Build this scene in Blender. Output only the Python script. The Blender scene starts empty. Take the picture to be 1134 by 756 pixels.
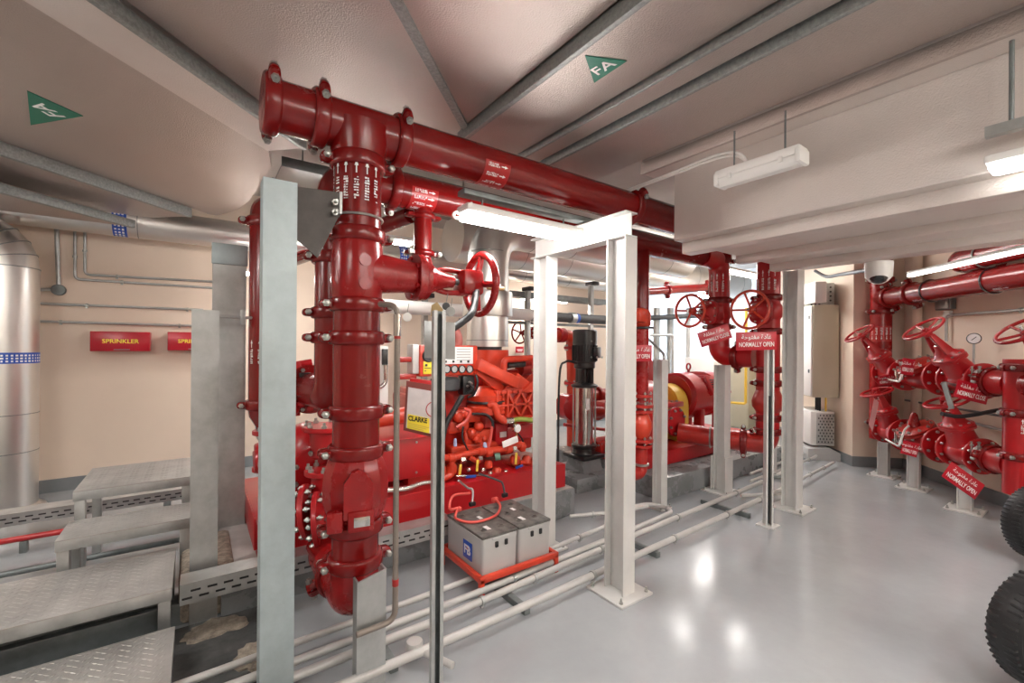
import bpy, bmesh, math, random
from mathutils import Vector as V, Matrix as M
random.seed(7)
SC = bpy.context.scene
COL = SC.collection
R2 = math.sqrt(.5)
# ---------------------------------------------------------------- survey of the room
# x runs along the pump skids, y towards the sprinkler wall, z up (metres); eye point 1.5 m above the floor.
F, TH, AZ, SH, EYE = 490., math.radians(.45), math.radians(54.5), 6., 1.5
FW = (math.cos(AZ), math.sin(AZ)); RT = (math.sin(AZ), -math.cos(AZ))
def ray(px, py):
    dx = px-567; dy = 378-py+SH; c, s = math.cos(TH), math.sin(TH)
    l = (dx*c-dy*s)/F; u = (dx*s+dy*c)/F
    return (FW[0]+RT[0]*l, FW[1]+RT[1]*l, u)
def PZ(px, py, Z): r = ray(px, py); return V((r[0]*Z, r[1]*Z, EYE+r[2]*Z))
def PY(px, py, y): return PZ(px, py, y/ray(px, py)[1])
def PX(px, py, x): return PZ(px, py, x/ray(px, py)[0])
def PH(px, py, h): return PZ(px, py, (h-EYE)/ray(px, py)[2])
def PP(px, py, p): r = ray(px, py); return PZ(px, py, p/((r[0]-r[1])*R2))
def SP(s, p, z): return V(((s+p)*R2, (s-p)*R2, z))          # along / across the slanted wall
def depth(x, y): return x*FW[0]+y*FW[1]
def hz(x, y, py):                                            # height at (x, y) seen on picture row py
    Z = depth(x, y); l = (x*RT[0]+y*RT[1])/Z
    return EYE + Z*(378+SH-py + l*F*math.sin(TH))/F/math.cos(TH)
X, Y, Zv = V((1, 0, 0)), V((0, 1, 0)), V((0, 0, 1))
CD = V((R2, R2, 0)); PD = V((R2, -R2, 0))                    # along the slanted wall / into it
# ---------------------------------------------------------------- materials
MAT = {}
def mat(n, col, rough=.5, metal=0., bump=0., sc=40., var=.0, coat=0., emit=None, rvar=0., vsc=3., col2=None, spec=.5):
    m = bpy.data.materials.new(n); m.use_nodes = True; nt = m.node_tree; N = nt.nodes; L = nt.links
    b = N['Principled BSDF']; b.inputs['Roughness'].default_value = rough; b.inputs['Metallic'].default_value = metal
    b.inputs['Base Color'].default_value = (*col, 1); b.inputs['Coat Weight'].default_value = coat
    b.inputs['Coat Roughness'].default_value = .12; b.inputs['Specular IOR Level'].default_value = spec
    if emit: b.inputs['Emission Color'].default_value = (*emit[0], 1); b.inputs['Emission Strength'].default_value = emit[1]
    if var or bump or rvar or col2:
        tc = N.new('ShaderNodeTexCoord')
        if var or col2 or rvar:
            nz = N.new('ShaderNodeTexNoise'); nz.inputs['Scale'].default_value = vsc; nz.inputs['Detail'].default_value = 6
            nz.inputs['Roughness'].default_value = .65
            L.new(tc.outputs['Object'], nz.inputs['Vector'])
            if var or col2:
                cr = N.new('ShaderNodeValToRGB'); e = cr.color_ramp.elements
                e[0].position = .3; e[1].position = .7
                a = [max(0, c*(1-var)) for c in col]; d = [min(1, c*(1+var)) for c in col]
                if col2: a, d = col, col2
                e[0].color = (*a, 1); e[1].color = (*d, 1)
                L.new(nz.outputs['Fac'], cr.inputs['Fac']); L.new(cr.outputs['Color'], b.inputs['Base Color'])
            if rvar:
                mr = N.new('ShaderNodeMapRange'); mr.inputs['From Min'].default_value = .3; mr.inputs['From Max'].default_value = .7
                mr.inputs['To Min'].default_value = max(.02, rough-rvar); mr.inputs['To Max'].default_value = rough+rvar
                L.new(nz.outputs['Fac'], mr.inputs['Value']); L.new(mr.outputs['Result'], b.inputs['Roughness'])
        if bump:
            n2 = N.new('ShaderNodeTexNoise'); n2.inputs['Scale'].default_value = sc; n2.inputs['Detail'].default_value = 3
            L.new(tc.outputs['Object'], n2.inputs['Vector'])
            bp = N.new('ShaderNodeBump'); bp.inputs['Strength'].default_value = bump; bp.inputs['Distance'].default_value = .01
            L.new(n2.outputs['Fac'], bp.inputs['Height']); L.new(bp.outputs['Normal'], b.inputs['Normal'])
    MAT[n] = m; return m
RED = mat('pipe_red', (.20, .005, .005), .23, var=.12, vsc=5, coat=.0, bump=.02, sc=60, rvar=.06)
RED2 = mat('valve_red', (.30, .007, .008), .26, var=.14, vsc=6, coat=.0, bump=.05, sc=70, rvar=.06)
REDS = mat('skid_red', (.46, .010, .014), .32, var=.12, vsc=4, coat=.2, bump=.03, sc=50)
ORG = mat('engine_orange_red', (.62, .050, .02), .33, var=.14, vsc=7, coat=.2, bump=.06, sc=60)
ORG2 = mat('engine_deep_red', (.42, .018, .012), .33, var=.2, vsc=9, coat=.2, bump=.08, sc=60)
SIGN = mat('sign_red', (.46, .008, .022), .3)
SIGNW = mat('sign_white', (.9, .88, .87), .5)
BAND = mat('flow_band_red', (.42, .012, .012), .3)
GALV = mat('galvanised_steel', (.46, .47, .46), .42, .75, var=.22, vsc=6, bump=.02, sc=80, rvar=.12)
GALVB = mat('galvanised_pale', (.42, .49, .5), .5, .45, var=.15, vsc=7, bump=.03, sc=60, rvar=.1)
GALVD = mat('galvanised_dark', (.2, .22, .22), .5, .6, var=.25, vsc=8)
PALE = mat('pale_steel_paint', (.64, .63, .61), .42, .15, var=.08, vsc=4, bump=.02, sc=50)
ZINC = mat('zinc_bolt', (.44, .45, .42), .36, .85, var=.1, vsc=30)
CHROME = mat('stainless', (.66, .64, .61), .2, 1., var=.08, vsc=20)
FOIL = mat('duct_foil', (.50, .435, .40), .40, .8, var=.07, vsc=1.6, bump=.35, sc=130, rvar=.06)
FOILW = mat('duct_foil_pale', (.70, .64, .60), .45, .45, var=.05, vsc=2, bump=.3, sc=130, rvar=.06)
FLANGE = mat('duct_flange', (.30, .32, .31), .5, .6, var=.25, vsc=60, bump=.2, sc=220)
CLAD = mat('aluminium_cladding', (.70, .68, .65), .33, .92, var=.03, vsc=2)
WALLM = mat('cream_wall_paint', (.78, .645, .525), .7, var=.03, vsc=1.5, bump=.03, sc=120)
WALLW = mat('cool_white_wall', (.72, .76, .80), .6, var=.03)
CEILM = mat('ceiling_concrete', (.5, .47, .44), .8, var=.1, vsc=2)
SKIRT = mat('grey_skirting', (.2, .22, .23), .45, var=.1)
CONC = mat('grey_plinth_paint', (.22, .23, .235), .3, var=.2, vsc=4, bump=.05, sc=30, rvar=.1)
CONCT = mat('plinth_top_dust', (.42, .40, .38), .55, var=.18, vsc=6, bump=.05, sc=40)
RUB = mat('broken_render', (.16, .13, .11), .9, col2=(.42, .36, .28), vsc=30, bump=.6, sc=60)
BLACK = mat('black_rubber', (.018, .018, .019), .45, bump=.05, sc=60)
BLK = mat('black_enamel', (.012, .012, .013), .28, coat=.3)
DARK = mat('dark_grey_plastic', (.06, .062, .065), .5, var=.2, vsc=30)
LIDM = mat('battery_lid', (.05, .046, .042), .5, col2=(.2, .185, .17), vsc=16, bump=.1, sc=60)
BATM = mat('battery_case', (.5, .5, .49), .4, var=.05)
WHITE = mat('white_plastic', (.82, .81, .78), .4)
WPIPE = mat('grey_white_conduit', (.52, .51, .49), .35, .1, var=.08, vsc=8)
YEL = mat('guard_yellow', (.80, .52, .06), .4)
YELL = mat('label_yellow', (.9, .72, .05), .5)
BLUE = mat('label_blue', (.02, .09, .48), .4)
GREEN = mat('sticker_green', (.005, .16, .10), .45)
BEIGE = mat('cabinet_beige', (.55, .50, .38), .5, var=.03)
COPPER = mat('brass', (.6, .42, .16), .35, .8)
GLASS = mat('dark_dome', (.01, .01, .012), .08, coat=.6)
HOSE = mat('red_hose', (.70, .10, .08), .4)
GYHOSE = mat('green_yellow_cable', (.34, .42, .08), .5)
BRONZE = mat('tag_bronze', (.42, .30, .14), .45, .4)
DIFF = mat('lamp_diffuser', (.9, .9, .88), .5, emit=((1, .97, .93), 30.))
DIFFB = mat('lamp_diffuser_soft', (.9, .9, .88), .5, emit=((1, .97, .93), 5.5))
PAN = mat('window_daylight_glass', (.8, .86, .95), .3, emit=((.80, .89, 1), 5.))
def floor_material():
    m = mat('floor_epoxy', (.37, .385, .40), .19, var=.10, vsc=1.2, bump=.07, sc=22, coat=.15, rvar=.06)
    return m
FLOORM = floor_material()
# ---------------------------------------------------------------- mesh builder
WM = {}
def fr(d, up=None):
    d = V(d).normalized(); up = V(up) if up is not None else (Zv if abs(d.z) < .9 else X)
    u = up.cross(d)
    if u.length < 1e-4: u = Y.cross(d)
    u.normalize(); return d, u, d.cross(u)
class MB:
    def __init__(s): s.v = []; s.f = []; s.m = []; s.cuts = []
    def mark(s): s.cuts.append((len(s.v), len(s.f))); return s
    def build_each(s, name, m, parent, ang=38):
        c = s.cuts+[(len(s.v), len(s.f))]
        for (v0, f0), (v1, f1) in zip(c, c[1:]):
            q = MB(); q.v = s.v[v0:v1]; q.f = [[i-v0 for i in f] for f in s.f[f0:f1]]; q.m = s.m[f0:f1]; q.build(name, m, parent, ang)
    def add(s, vs, fs, mi=0):
        o = len(s.v); s.v += [V(a) for a in vs]; s.f += [[o+i for i in f] for f in fs]; s.m += [mi]*len(fs); return s
    def box(s, c, size, ax=None, bev=0., mi=0):
        c = V(c); h = [a/2 for a in size]
        if ax is None: ax = (X, Y, Zv)
        bm = bmesh.new(); bmesh.ops.create_cube(bm, size=1)
        for v in bm.verts: v.co = V((v.co.x*size[0], v.co.y*size[1], v.co.z*size[2]))
        if bev: bmesh.ops.bevel(bm, geom=bm.edges[:], offset=min(bev, min(size)*.45), segments=2, affect='EDGES', profile=.5)
        bm.verts.index_update()
        s.add([c+ax[0]*v.co.x+ax[1]*v.co.y+ax[2]*v.co.z for v in bm.verts], [[v.index for v in f.verts] for f in bm.faces], mi)
        bm.free(); return s
    def bar(s, p0, p1, w, h, up=None, bev=0., mi=0):         # box from p0 to p1
        p0, p1 = V(p0), V(p1); d, u, v = fr(p1-p0, up)
        return s.box((p0+p1)/2, ((p1-p0).length, w, h), (d, u, v), bev, mi)
    def rings(s, rs, cap=True, mi=0, close=False):
        n = len(rs[0]); vs = [p for r in rs for p in r]; fs = []
        k = len(rs)
        for i in range(k if close else k-1):
            a = i*n; b = ((i+1) % k)*n
            for j in range(n): fs.append([a+j, a+(j+1) % n, b+(j+1) % n, b+j])
        if cap and not close: fs.append(list(range(n))[::-1]); fs.append([(k-1)*n+j for j in range(n)])
        return s.add(vs, fs, mi)
    def lathe(s, o, d, prof, n=28, mi=0, cap=True, a0=0, a1=2*math.pi):
        o = V(o); d, u, v = fr(d); rs = []
        if a1-a0 < 6.2:
            vs = []; fs = []
            for r, t in prof:
                for j in range(n+1):
                    a = a0+(a1-a0)*j/n; vs.append(o+d*t+(u*math.cos(a)+v*math.sin(a))*r)
            for i in range(len(prof)-1):
                for j in range(n): a = i*(n+1)+j; fs.append([a, a+1, a+n+2, a+n+1])
            return s.add(vs, fs, mi)
        for r, t in prof:
            rs.append([o+d*t+(u*math.cos(2*math.pi*j/n)+v*math.sin(2*math.pi*j/n))*max(r, 1e-5) for j in range(n)])
        return s.rings(rs, cap, mi)
    def cyl(s, p0, p1, r0, r1=None, n=24, mi=0, cap=True):
        p0, p1 = V(p0), V(p1); return s.lathe(p0, p1-p0, [(r0, 0), (r0 if r1 is None else r1, (p1-p0).length)], n, mi, cap)
    def torus(s, c, axis, R, r, n=36, k=10, mi=0):
        c = V(c); d, u, v = fr(axis); rs = []
        for i in range(n):
            a = 2*math.pi*i/n; e = u*math.cos(a)+v*math.sin(a)
            rs.append([c+e*(R+r*math.cos(2*math.pi*j/k))+d*r*math.sin(2*math.pi*j/k) for j in range(k)])
        return s.rings(rs, False, mi, True)
    def tube(s, pts, r, bend=0., n=14, mi=0, cap=True):
        pts = [V(p) for p in pts]; path = [pts[0]]
        for i in range(1, len(pts)-1):
            a, b, c = pts[i-1], pts[i], pts[i+1]; u = (a-b); w = (c-b)
            k = min(bend, u.length*.49, w.length*.49)
            if k < 1e-4: path.append(b); continue
            p, q = b+u.normalized()*k, b+w.normalized()*k
            for t in range(9):
                t /= 8; path.append(p*(1-t)**2+b*2*t*(1-t)+q*t*t)
        path.append(pts[-1]); rs = []; u = None
        for i, p in enumerate(path):
            d = (path[min(i+1, len(path)-1)]-path[max(i-1, 0)]).normalized()
            if u is None: _, u, _ = fr(d)
            u = (u-d*u.dot(d)).normalized(); w = d.cross(u)
            rs.append([p+(u*math.cos(2*math.pi*j/n)+w*math.sin(2*math.pi*j/n))*r for j in range(n)])
        return s.rings(rs, cap, mi)
    def spline(s, pts, r, n=10, mi=0, seg=8):
        pts = [V(p) for p in pts]; q = [pts[0]*2-pts[1]]+pts+[pts[-1]*2-pts[-2]]; out = []
        for i in range(1, len(q)-2):
            a, b, c, d = q[i-1:i+3]
            for t in range(seg):
                t /= seg
                out.append(.5*((2*b)+(c-a)*t+(2*a-5*b+4*c-d)*t*t+(3*b-a-3*c+d)*t**3))
        out.append(pts[-1]); return s.tube(out, r, 0, n, mi)
    def prism(s, poly, o, u, v, dep, mi=0):                   # polygon in (u, v) swept along u x v
        o, u, v = V(o), V(u), V(v); w = u.cross(v).normalized(); n = len(poly)
        a = [o+u*x+v*y for x, y in poly]
        return s.add(a+[p+w*dep for p in a], [list(range(n))[::-1], list(range(n, 2*n))]+[[i, (i+1) % n, n+(i+1) % n, n+i] for i in range(n)], mi)
    def sring(s, c, u, v, a, b, n=28, e=3.):
        out = []
        for j in range(n):
            t = 2*math.pi*j/n; cx, sx = math.cos(t), math.sin(t)
            out.append(V(c)+u*a*math.copysign(abs(cx)**(2/e), cx)+v*b*math.copysign(abs(sx)**(2/e), sx))
        return out
    def loft(s, c, d, u, secs, n=28, e=3., mi=0):             # secs: (t along d, half size along u, half size along d x u)
        d = V(d).normalized(); u = V(u).normalized(); v = d.cross(u)
        return s.rings([s.sring(V(c)+d*t, u, v, a, b, n, e) for t, a, b in secs], True, mi)
    def sph(s, c, r, n=14, mi=0):
        return s.lathe(V(c)-Zv*r, Zv, [(r*math.sin(math.pi*i/n), r-r*math.cos(math.pi*i/n)) for i in range(n+1)], n*2, mi)
    def hexb(s, p, d, r, h, mi=0): return s.cyl(p, V(p)+V(d).normalized()*h, r, n=6, mi=mi)
    def build(s, name, m, parent=None, ang=38, label=None):
        me = bpy.data.meshes.new(name)
        vs = s.v
        if parent is not None: im = WM[parent].inverted(); vs = [im @ v for v in vs]
        else:
            o = sum(vs, V())/len(vs); o.z = min(v.z for v in vs); vs = [v-o for v in vs]
        me.from_pydata(vs, [], s.f)
        ms = m if isinstance(m, (list, tuple)) else [m]
        for a in ms: me.materials.append(a)
        me.polygons.foreach_set('material_index', s.m)
        bm = bmesh.new(); bm.from_mesh(me); bmesh.ops.recalc_face_normals(bm, faces=bm.faces[:]); bm.to_mesh(me); bm.free()
        me.polygons.foreach_set('use_smooth', [True]*len(me.polygons)); me.set_sharp_from_angle(angle=math.radians(ang))
        ob = bpy.data.objects.new(name, me); COL.objects.link(ob)
        if parent is not None: ob.parent = parent; WM[ob] = WM[parent]
        else: ob.location = o; WM[ob] = M.Translation(o)
        if label: ob['label'] = label
        return ob
def tag(o, label, cat, group=None, kind=None):
    if label: o['label'] = label
    if cat: o['category'] = cat
    if group: o['group'] = group
    if kind: o['kind'] = kind
    return o
def thing(name, label, cat, loc, group=None, rotz=0):
    o = bpy.data.objects.new(name, None); o.empty_display_size = .1; COL.objects.link(o)
    o.location = loc; o.rotation_euler = (0, 0, rotz)
    WM[o] = M.Translation(V(loc)) @ M.Rotation(rotz, 4, 'Z'); return tag(o, label, cat, group)
def copy_tree(o, parent=None):
    c = o.copy(); COL.objects.link(c)
    if parent is not None: c.parent = parent
    for k in list(o.children): copy_tree(k, c)
    return c
def struct(name, mb, m): o = mb.build(name, m); o['kind'] = 'structure'; return o
# ---------------------------------------------------------------- lettering
def letters(mb_parent, lines, o, u, v, m, name='lettering', off=.001):
    """lines: (text, cap size, dx, dy[, width stretch]); o the sheet's centre, u along the text, v up."""
    u, v = V(u).normalized(), V(v).normalized(); w = u.cross(v); mb = MB()
    for ln in lines:
        t, sz, dx, dy = ln[:4]; sx = ln[4] if len(ln) > 4 else 1.
        c = bpy.data.curves.new('t', 'FONT'); c.body = t; c.size = sz; c.align_x = 'CENTER'; c.align_y = 'CENTER'; c.extrude = .0004; c.resolution_u = 3
        if len(ln) > 5: c.offset = ln[5]
        ob = bpy.data.objects.new('t', c); COL.objects.link(ob); bpy.context.view_layer.update()
        dg = bpy.context.evaluated_depsgraph_get(); me = bpy.data.meshes.new_from_object(ob.evaluated_get(dg))
        if sx < 0: sx = -sx/max(1e-4, max(p.co.x for p in me.vertices)-min(p.co.x for p in me.vertices))
        mb.add([V(o)+u*(p.co.x*sx+dx)+v*(p.co.y+dy)+w*(p.co.z+off) for p in me.vertices], [list(p.vertices) for p in me.polygons])
        bpy.data.objects.remove(ob); bpy.data.curves.remove(c); bpy.data.meshes.remove(me)
    return mb.build(name, m, mb_parent)
# ---------------------------------------------------------------- repeated fittings
def coupling(par, c, d, r, lug, m=None, w=.066, bolts=True):
    c = V(c); d = V(d).normalized(); lug = V(lug); lug = (lug-d*lug.dot(d)).normalized(); t = d.cross(lug); h = w/2; k = r+.019
    b = MB().lathe(c, d, [(r, -h), (r+.012, -h), (k, -h+.006), (k+.003, -h+.012), (k+.003, h-.012), (k, h-.006), (r+.012, h), (r, h)], 32)
    for sg in (-1, 1):
        e = c+lug*sg*(r+.03)
        for q in (-1, 1):
            b.loft(e+t*q*.006, t*q, lug, [(0, .036, h*.72), (.02, .034, h*.68), (.03, .026, h*.5)], 20, 2.6)
    o = b.build('coupling', m or RED, par)
    if bolts:
        for sg in (-1, 1):
            e = c+lug*sg*(r+.042)
            MB().cyl(e-t*.06, e+t*.062, .0075, n=10).hexb(e+t*.036, t, .017, .016).hexb(e-t*.036, -t, .017, .016).lathe(e-t*.052, -t, [(.015, 0), (.012, .006), (.001, .01)], 14).build('bolt', ZINC, o)
    return o
def wheel_mb(c, ax, R, r=.013, sp=5, hub=.03, up=None, dish=.03):
    c = V(c); d, u, v = fr(ax, up); b = MB().torus(c, d, R, r, 44, 10)
    b.lathe(c-d*(dish+.015), d, [(hub*.7, 0), (hub, .005), (hub, .03), (hub*.6, .045)], 18)
    for i in range(sp):
        a = 2*math.pi*(i+.25)/sp; e = u*math.cos(a)+v*math.sin(a)
        b.tube([c-d*dish+e*hub*.8, c-d*dish*.7+e*R*.45, c+e*R], r*.8, .05, 8)
    return b
def flange(b, c, d, r, th=.022, k=1.55, mi=0):
    return b.lathe(V(c)-V(d).normalized()*th/2, d, [(r, 0), (r*k-.004, 0), (r*k, .004), (r*k, th-.004), (r*k-.004, th), (r, th)], 32, mi)
def flange_bolts(par, c, d, r, n=8, th=.022, k=1.3, name='flange_bolts', s=1.):
    c = V(c); d, u, v = fr(d); b = MB()
    for i in range(n):
        a = 2*math.pi*(i+.5)/n; p = c+(u*math.cos(a)+v*math.sin(a))*r*k
        b.mark().cyl(p-d*(th/2+.02*s), p+d*(th/2+.022*s), .0065*s, n=8).hexb(p+d*th/2, d, .013*s, .012*s).hexb(p-d*th/2, -d, .013*s, .012*s)
    return b.build_each('bolt', ZINC, par)
def gate_valve(name, label, c, d, st, r, Rw, L=.3, b=.26, yk=.52, wh=.55, group=None, m=None, flanged=False, wm=None, spokes=5, wup=None):
    m = m or RED2; c = V(c); d = V(d).normalized(); st = V(st); st = (st-d*st.dot(d)).normalized(); t = st.cross(d)
    g = thing(name, label, 'valve', c, group)
    B = MB().lathe(c-d*L/2, d, [(r*.9, 0), (r*1.02, 0), (r*1.02, L*.12), (r*1.16, L*.24), (r*1.22, L*.5), (r*1.16, L*.76), (r*1.02, L*.88), (r*1.02, L), (r*.9, L)], 32)
    B.loft(c, st, d, [(0, r*1.0, r*1.1), (b*.5, r*1.02, r*.86), (b*.85, r*.98, r*.74), (b-.02, r*1.0, r*.76)], 32, 3.2)
    B.loft(c, st, d, [(b-.03, r*1.22, r*.98), (b-.004, r*1.25, r*1.0), (b, r*1.24, r*.99)], 32, 3.2)
    if flanged:
        for q in (-1, 1): flange(B, c+d*q*(L/2-.01), d, r, .024, 1.5)
    B.build('body', m, g)
    MB().loft(c, st, d, [(b+.002, r*1.22, r*.98), (b+.024, r*1.22, r*.98), (b+.03, r*1.0, r*.8), (b+.05, r*.85, r*.66), (b+.1, r*.45, r*.4), (b+.13, r*.34, r*.34), (b+.15, r*.34, r*.34)], 32, 3.).build('bonnet', m, g)
    bb = MB()
    for i in range(8):
        a = 2*math.pi*(i+.5)/8; p = c+st*(b+.024)+d*math.cos(a)*r*1.06+t*math.sin(a)*r*.84
        bb.mark().cyl(p-st*.05, p, .006, n=8).hexb(p, st, .012, .012).hexb(p-st*.052, -st, .012, .01)
    bb.build_each('bolt', ZINC, g)
    yb = MB()
    for q in (-1, 1):
        k0, k1 = c+st*(b+.06)+d*q*r*.66, c+st*(yk-.01)+d*q*.034
        yb.loft(k0, k1-k0, t, [(0, r*.40, .010), ((k1-k0).length*.5, r*.30, .010), ((k1-k0).length, .022, .010)], 16, 5)
    yb.lathe(c+st*(yk-.02), st, [(.026, 0), (.034, .006), (.034, .03), (.026, .04)], 20)
    yb.build('yoke', m, g)
    MB().cyl(c+st*(b+.1), c+st*(wh+.035), .011, n=14).lathe(c+st*(b+.14), st, [(.022, 0), (.03, .006), (.03, .018), (.02, .024)], 16).build('stem', CHROME, g)
    wheel_mb(c+st*wh, st, Rw, .0135, spokes, .03, wup).build('handwheel', wm or m, g)
    if flanged:
        for q in (-1, 1): flange_bolts(g, c+d*q*(L/2-.01), d, r, 8, .05, 1.26)
    return g
def ibeam_poly(w, h, tf, tw):                                  # w flange width (u), h depth (v)
    a, b = w/2, h/2
    return [(-a, -b), (a, -b), (a, -b+tf), (tw/2, -b+tf), (tw/2, b-tf), (a, b-tf), (a, b), (-a, b), (-a, b-tf), (-tw/2, b-tf), (-tw/2, -b+tf), (-a, -b+tf)]
def post(name, label, x, y, z0, z1, w, h, plate=.28, m=None, group='steel support posts', turned=False, tf=.009):
    g = thing(name, label, 'post', (x, y, z0), group)
    u, v = (X, Y) if not turned else (Y, -X)
    MB().prism(ibeam_poly(w, h, tf, .008), (x, y, z0+.012), u, v, z1-z0-.012).build('shaft', m or PALE, g)
    if plate:
        b = MB().box((x, y, z0+.007), (plate, plate, .014), bev=.002); b.build('base_plate', m or PALE, g)
        for i in (-1, 1):
            for j in (-1, 1):
                p = V((x+i*plate*.4, y+j*plate*.4, z0+.014))
                MB().hexb(p, Zv, .012, .012).cyl(p, p+Zv*.03, .006, n=8).build('anchor_bolt', ZINC, g)
    return g
def marks(par, o, d, r, n, a0, a1, L, arrow=1, ref=None, band=None, seed=1, name='flow_lettering'):
    """printed flow label wrapped on a pipe: n rows of print with an arrow, between angles a0 and a1 round the pipe."""
    o = V(o); d, u, v = fr(d, ref); rnd = random.Random(seed); b = MB()
    E = lambda a, t, q: o+d*t+(u*math.cos(a)+v*math.sin(a))*(r+q)
    if band:
        k = 12; vs = []; fs = []
        for j in range(k+1):
            a = a0-.18+(a1-a0+.36)*j/k; vs += [E(a, -.02, .0012), E(a, L+.02, .0012)]
        for j in range(k): fs.append([2*j, 2*j+1, 2*j+3, 2*j+2])
        b.add(vs, fs); b.build('flow_label', BAND, par)
    b = MB()
    for i in range(n):
        b.mark()
        a = a0+(a1-a0)*i/max(1, n-1); t = 0.; w = .011/r
        T = [L*.60*q/9 for q in range(10)]
        for q in range(9):
            for sgn in (-1, 1):
                if rnd.random() < .12: continue
                h = w*(.25+.35*rnd.random()); s0, s1 = T[q]+.001, T[q]+(T[1])*(.45+.45*rnd.random()); ac = a+sgn*w*.5
                t0, t1 = (s0, s1) if arrow > 0 else (L-s0, L-s1)
                b.add([E(ac-h, t0, .0022), E(ac+h, t0, .0022), E(ac+h, t1, .0022), E(ac-h, t1, .0022)], [[0, 1, 2, 3]])
        f = lambda t: t if arrow > 0 else L-t
        b.add([E(a-w*.28, f(L*.66), .0022), E(a+w*.28, f(L*.66), .0022), E(a+w*.28, f(L*.86), .0022), E(a-w*.28, f(L*.86), .0022)], [[0, 1, 2, 3]])
        b.add([E(a-w*.8, f(L*.84), .0022), E(a+w*.8, f(L*.84), .0022), E(a, f(L), .0022)], [[0, 1, 2]])
    b.build_each(name, SIGNW, par)
AO, AC = '\uFE94\uFEA3\uFEEE\uFE98\uFED4\uFEE3', '\uFE94\uFED8\uFEE0\uFED0\uFEE3'
AA = '\uFE93\uFEA9\uFE8E\uFECB'
def sign(label, tl, tr, bl, Z, kind='OPEN', group='red valve position signs', name='valve_sign'):
    """flat sheet whose corners were surveyed at distance Z."""
    a, b, c = (PZ(*q, Z) for q in (tl, tr, bl)); u = b-a; v = a-c; w, h = u.length, v.length
    u.normalize(); v = (v-u*v.dot(u)).normalized(); n = u.cross(v); o = a+u*w/2-v*h/2
    g = thing(name, label, 'sign', o-v*h/2, group)
    MB().box(o-n*.002, (w, h, .004), (u, v, n), .001).build('plate', SIGN, g)
    letters(g, [((AO if kind == 'OPEN' else AC)+' '+AA, h*.34, 0, h*.22), ('NORMALLY '+kind, h*.36, 0, -h*.2, -w*.86, .0006)], o, u, v, SIGNW)
    return g
# ================================================================ the room
def quad(name, pts, th, m, n):                               # slab with thickness th away from the room along n
    n = V(n).normalized(); a = [V(p) for p in pts]; k = len(a)
    b = MB().add(a+[p+n*th for p in a], [list(range(k)), list(range(k, 2*k))[::-1]]+[[i, (i+1) % k, k+(i+1) % k, k+i] for i in range(k)])
    return struct(name, b, m)
YW = 6.32
quad('floor', [(-5, -4, 0), (12, -4, 0), (12, 9, 0), (-5, 9, 0)], .1, FLOORM, -Zv)
quad('ceiling', [(-5, -4, 3.35), (12, -4, 3.35), (12, 9, 3.35), (-5, 9, 3.35)], .15, CEILM, Zv)
WXE = 7.75
quad('wall_back', [(-5, YW, 0), (WXE, YW, 0), (WXE, YW, 3.35), (-5, YW, 3.35)], .2, WALLM, Y)
quad('baseboard_back', [(-5, YW-.015, 0), (WXE, YW-.015, 0), (WXE, YW-.015, .13), (-5, YW-.015, .13)], .014, SKIRT, Y)
quad('wall_rear', [(-5, -4, 0), (12, -4, 0), (12, -4, 3.35), (-5, -4, 3.35)], .2, WALLM, -Y)
quad('wall_left', [(-5, -4, 0), (-5, 9, 0), (-5, 9, 3.35), (-5, -4, 3.35)], .2, WALLM, -X)
PW = 3.97
quad('wall_right', [SP(-3, PW, 0), SP(6.34, PW, 0), SP(6.34, PW, 3.35), SP(-3, PW, 3.35)], .2, WALLM, PD)
quad('baseboard_right', [SP(-3, PW-.015, 0), SP(6.33, PW-.015, 0), SP(6.33, PW-.015, .13), SP(-3, PW-.015, .13)], .014, SKIRT, PD)
b = MB(); P0 = SP(6.34, 3.39, 0)
b.prism([(0, 0), (.6, 0), (.6, 3.0), (0, 3.0)], P0, PD, CD, 3.35)   # pier beside the slanted wall
struct('wall_pier', MB().box(SP(7.84, 3.78, 1.675), (3.0, .78, 3.35), (CD, PD, Zv)), WALLM)
struct('baseboard_pier', MB().box(SP(7.84-.008, 3.78-.008, .065), (3.0, .78, .13), (CD, PD, Zv)), SKIRT)
# bright bay beyond the pumps: cool white end walls and a daylit opening
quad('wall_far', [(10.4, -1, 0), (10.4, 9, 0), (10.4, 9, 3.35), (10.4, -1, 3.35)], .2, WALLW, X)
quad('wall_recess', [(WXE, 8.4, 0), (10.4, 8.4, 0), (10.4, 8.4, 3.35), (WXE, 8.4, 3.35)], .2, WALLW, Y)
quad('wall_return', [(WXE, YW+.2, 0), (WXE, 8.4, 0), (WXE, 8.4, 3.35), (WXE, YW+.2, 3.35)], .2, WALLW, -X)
w = MB().box((9.05, 8.37, 1.35), (2.2, .05, 2.3)); o = struct('window_1', w, PAN)
fb = MB()
for xx in (7.93, 8.68, 9.42, 10.17): fb.box((xx, 8.32, 1.35), (.07, .08, 2.4), bev=.006)
for zz in (.2, 2.52): fb.box((9.05, 8.32, zz), (2.3, .08, .07), bev=.006)
fb = fb.build('window_frame', WHITE); fb['kind'] = 'structure'; fb.name = 'trim_window'
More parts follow.
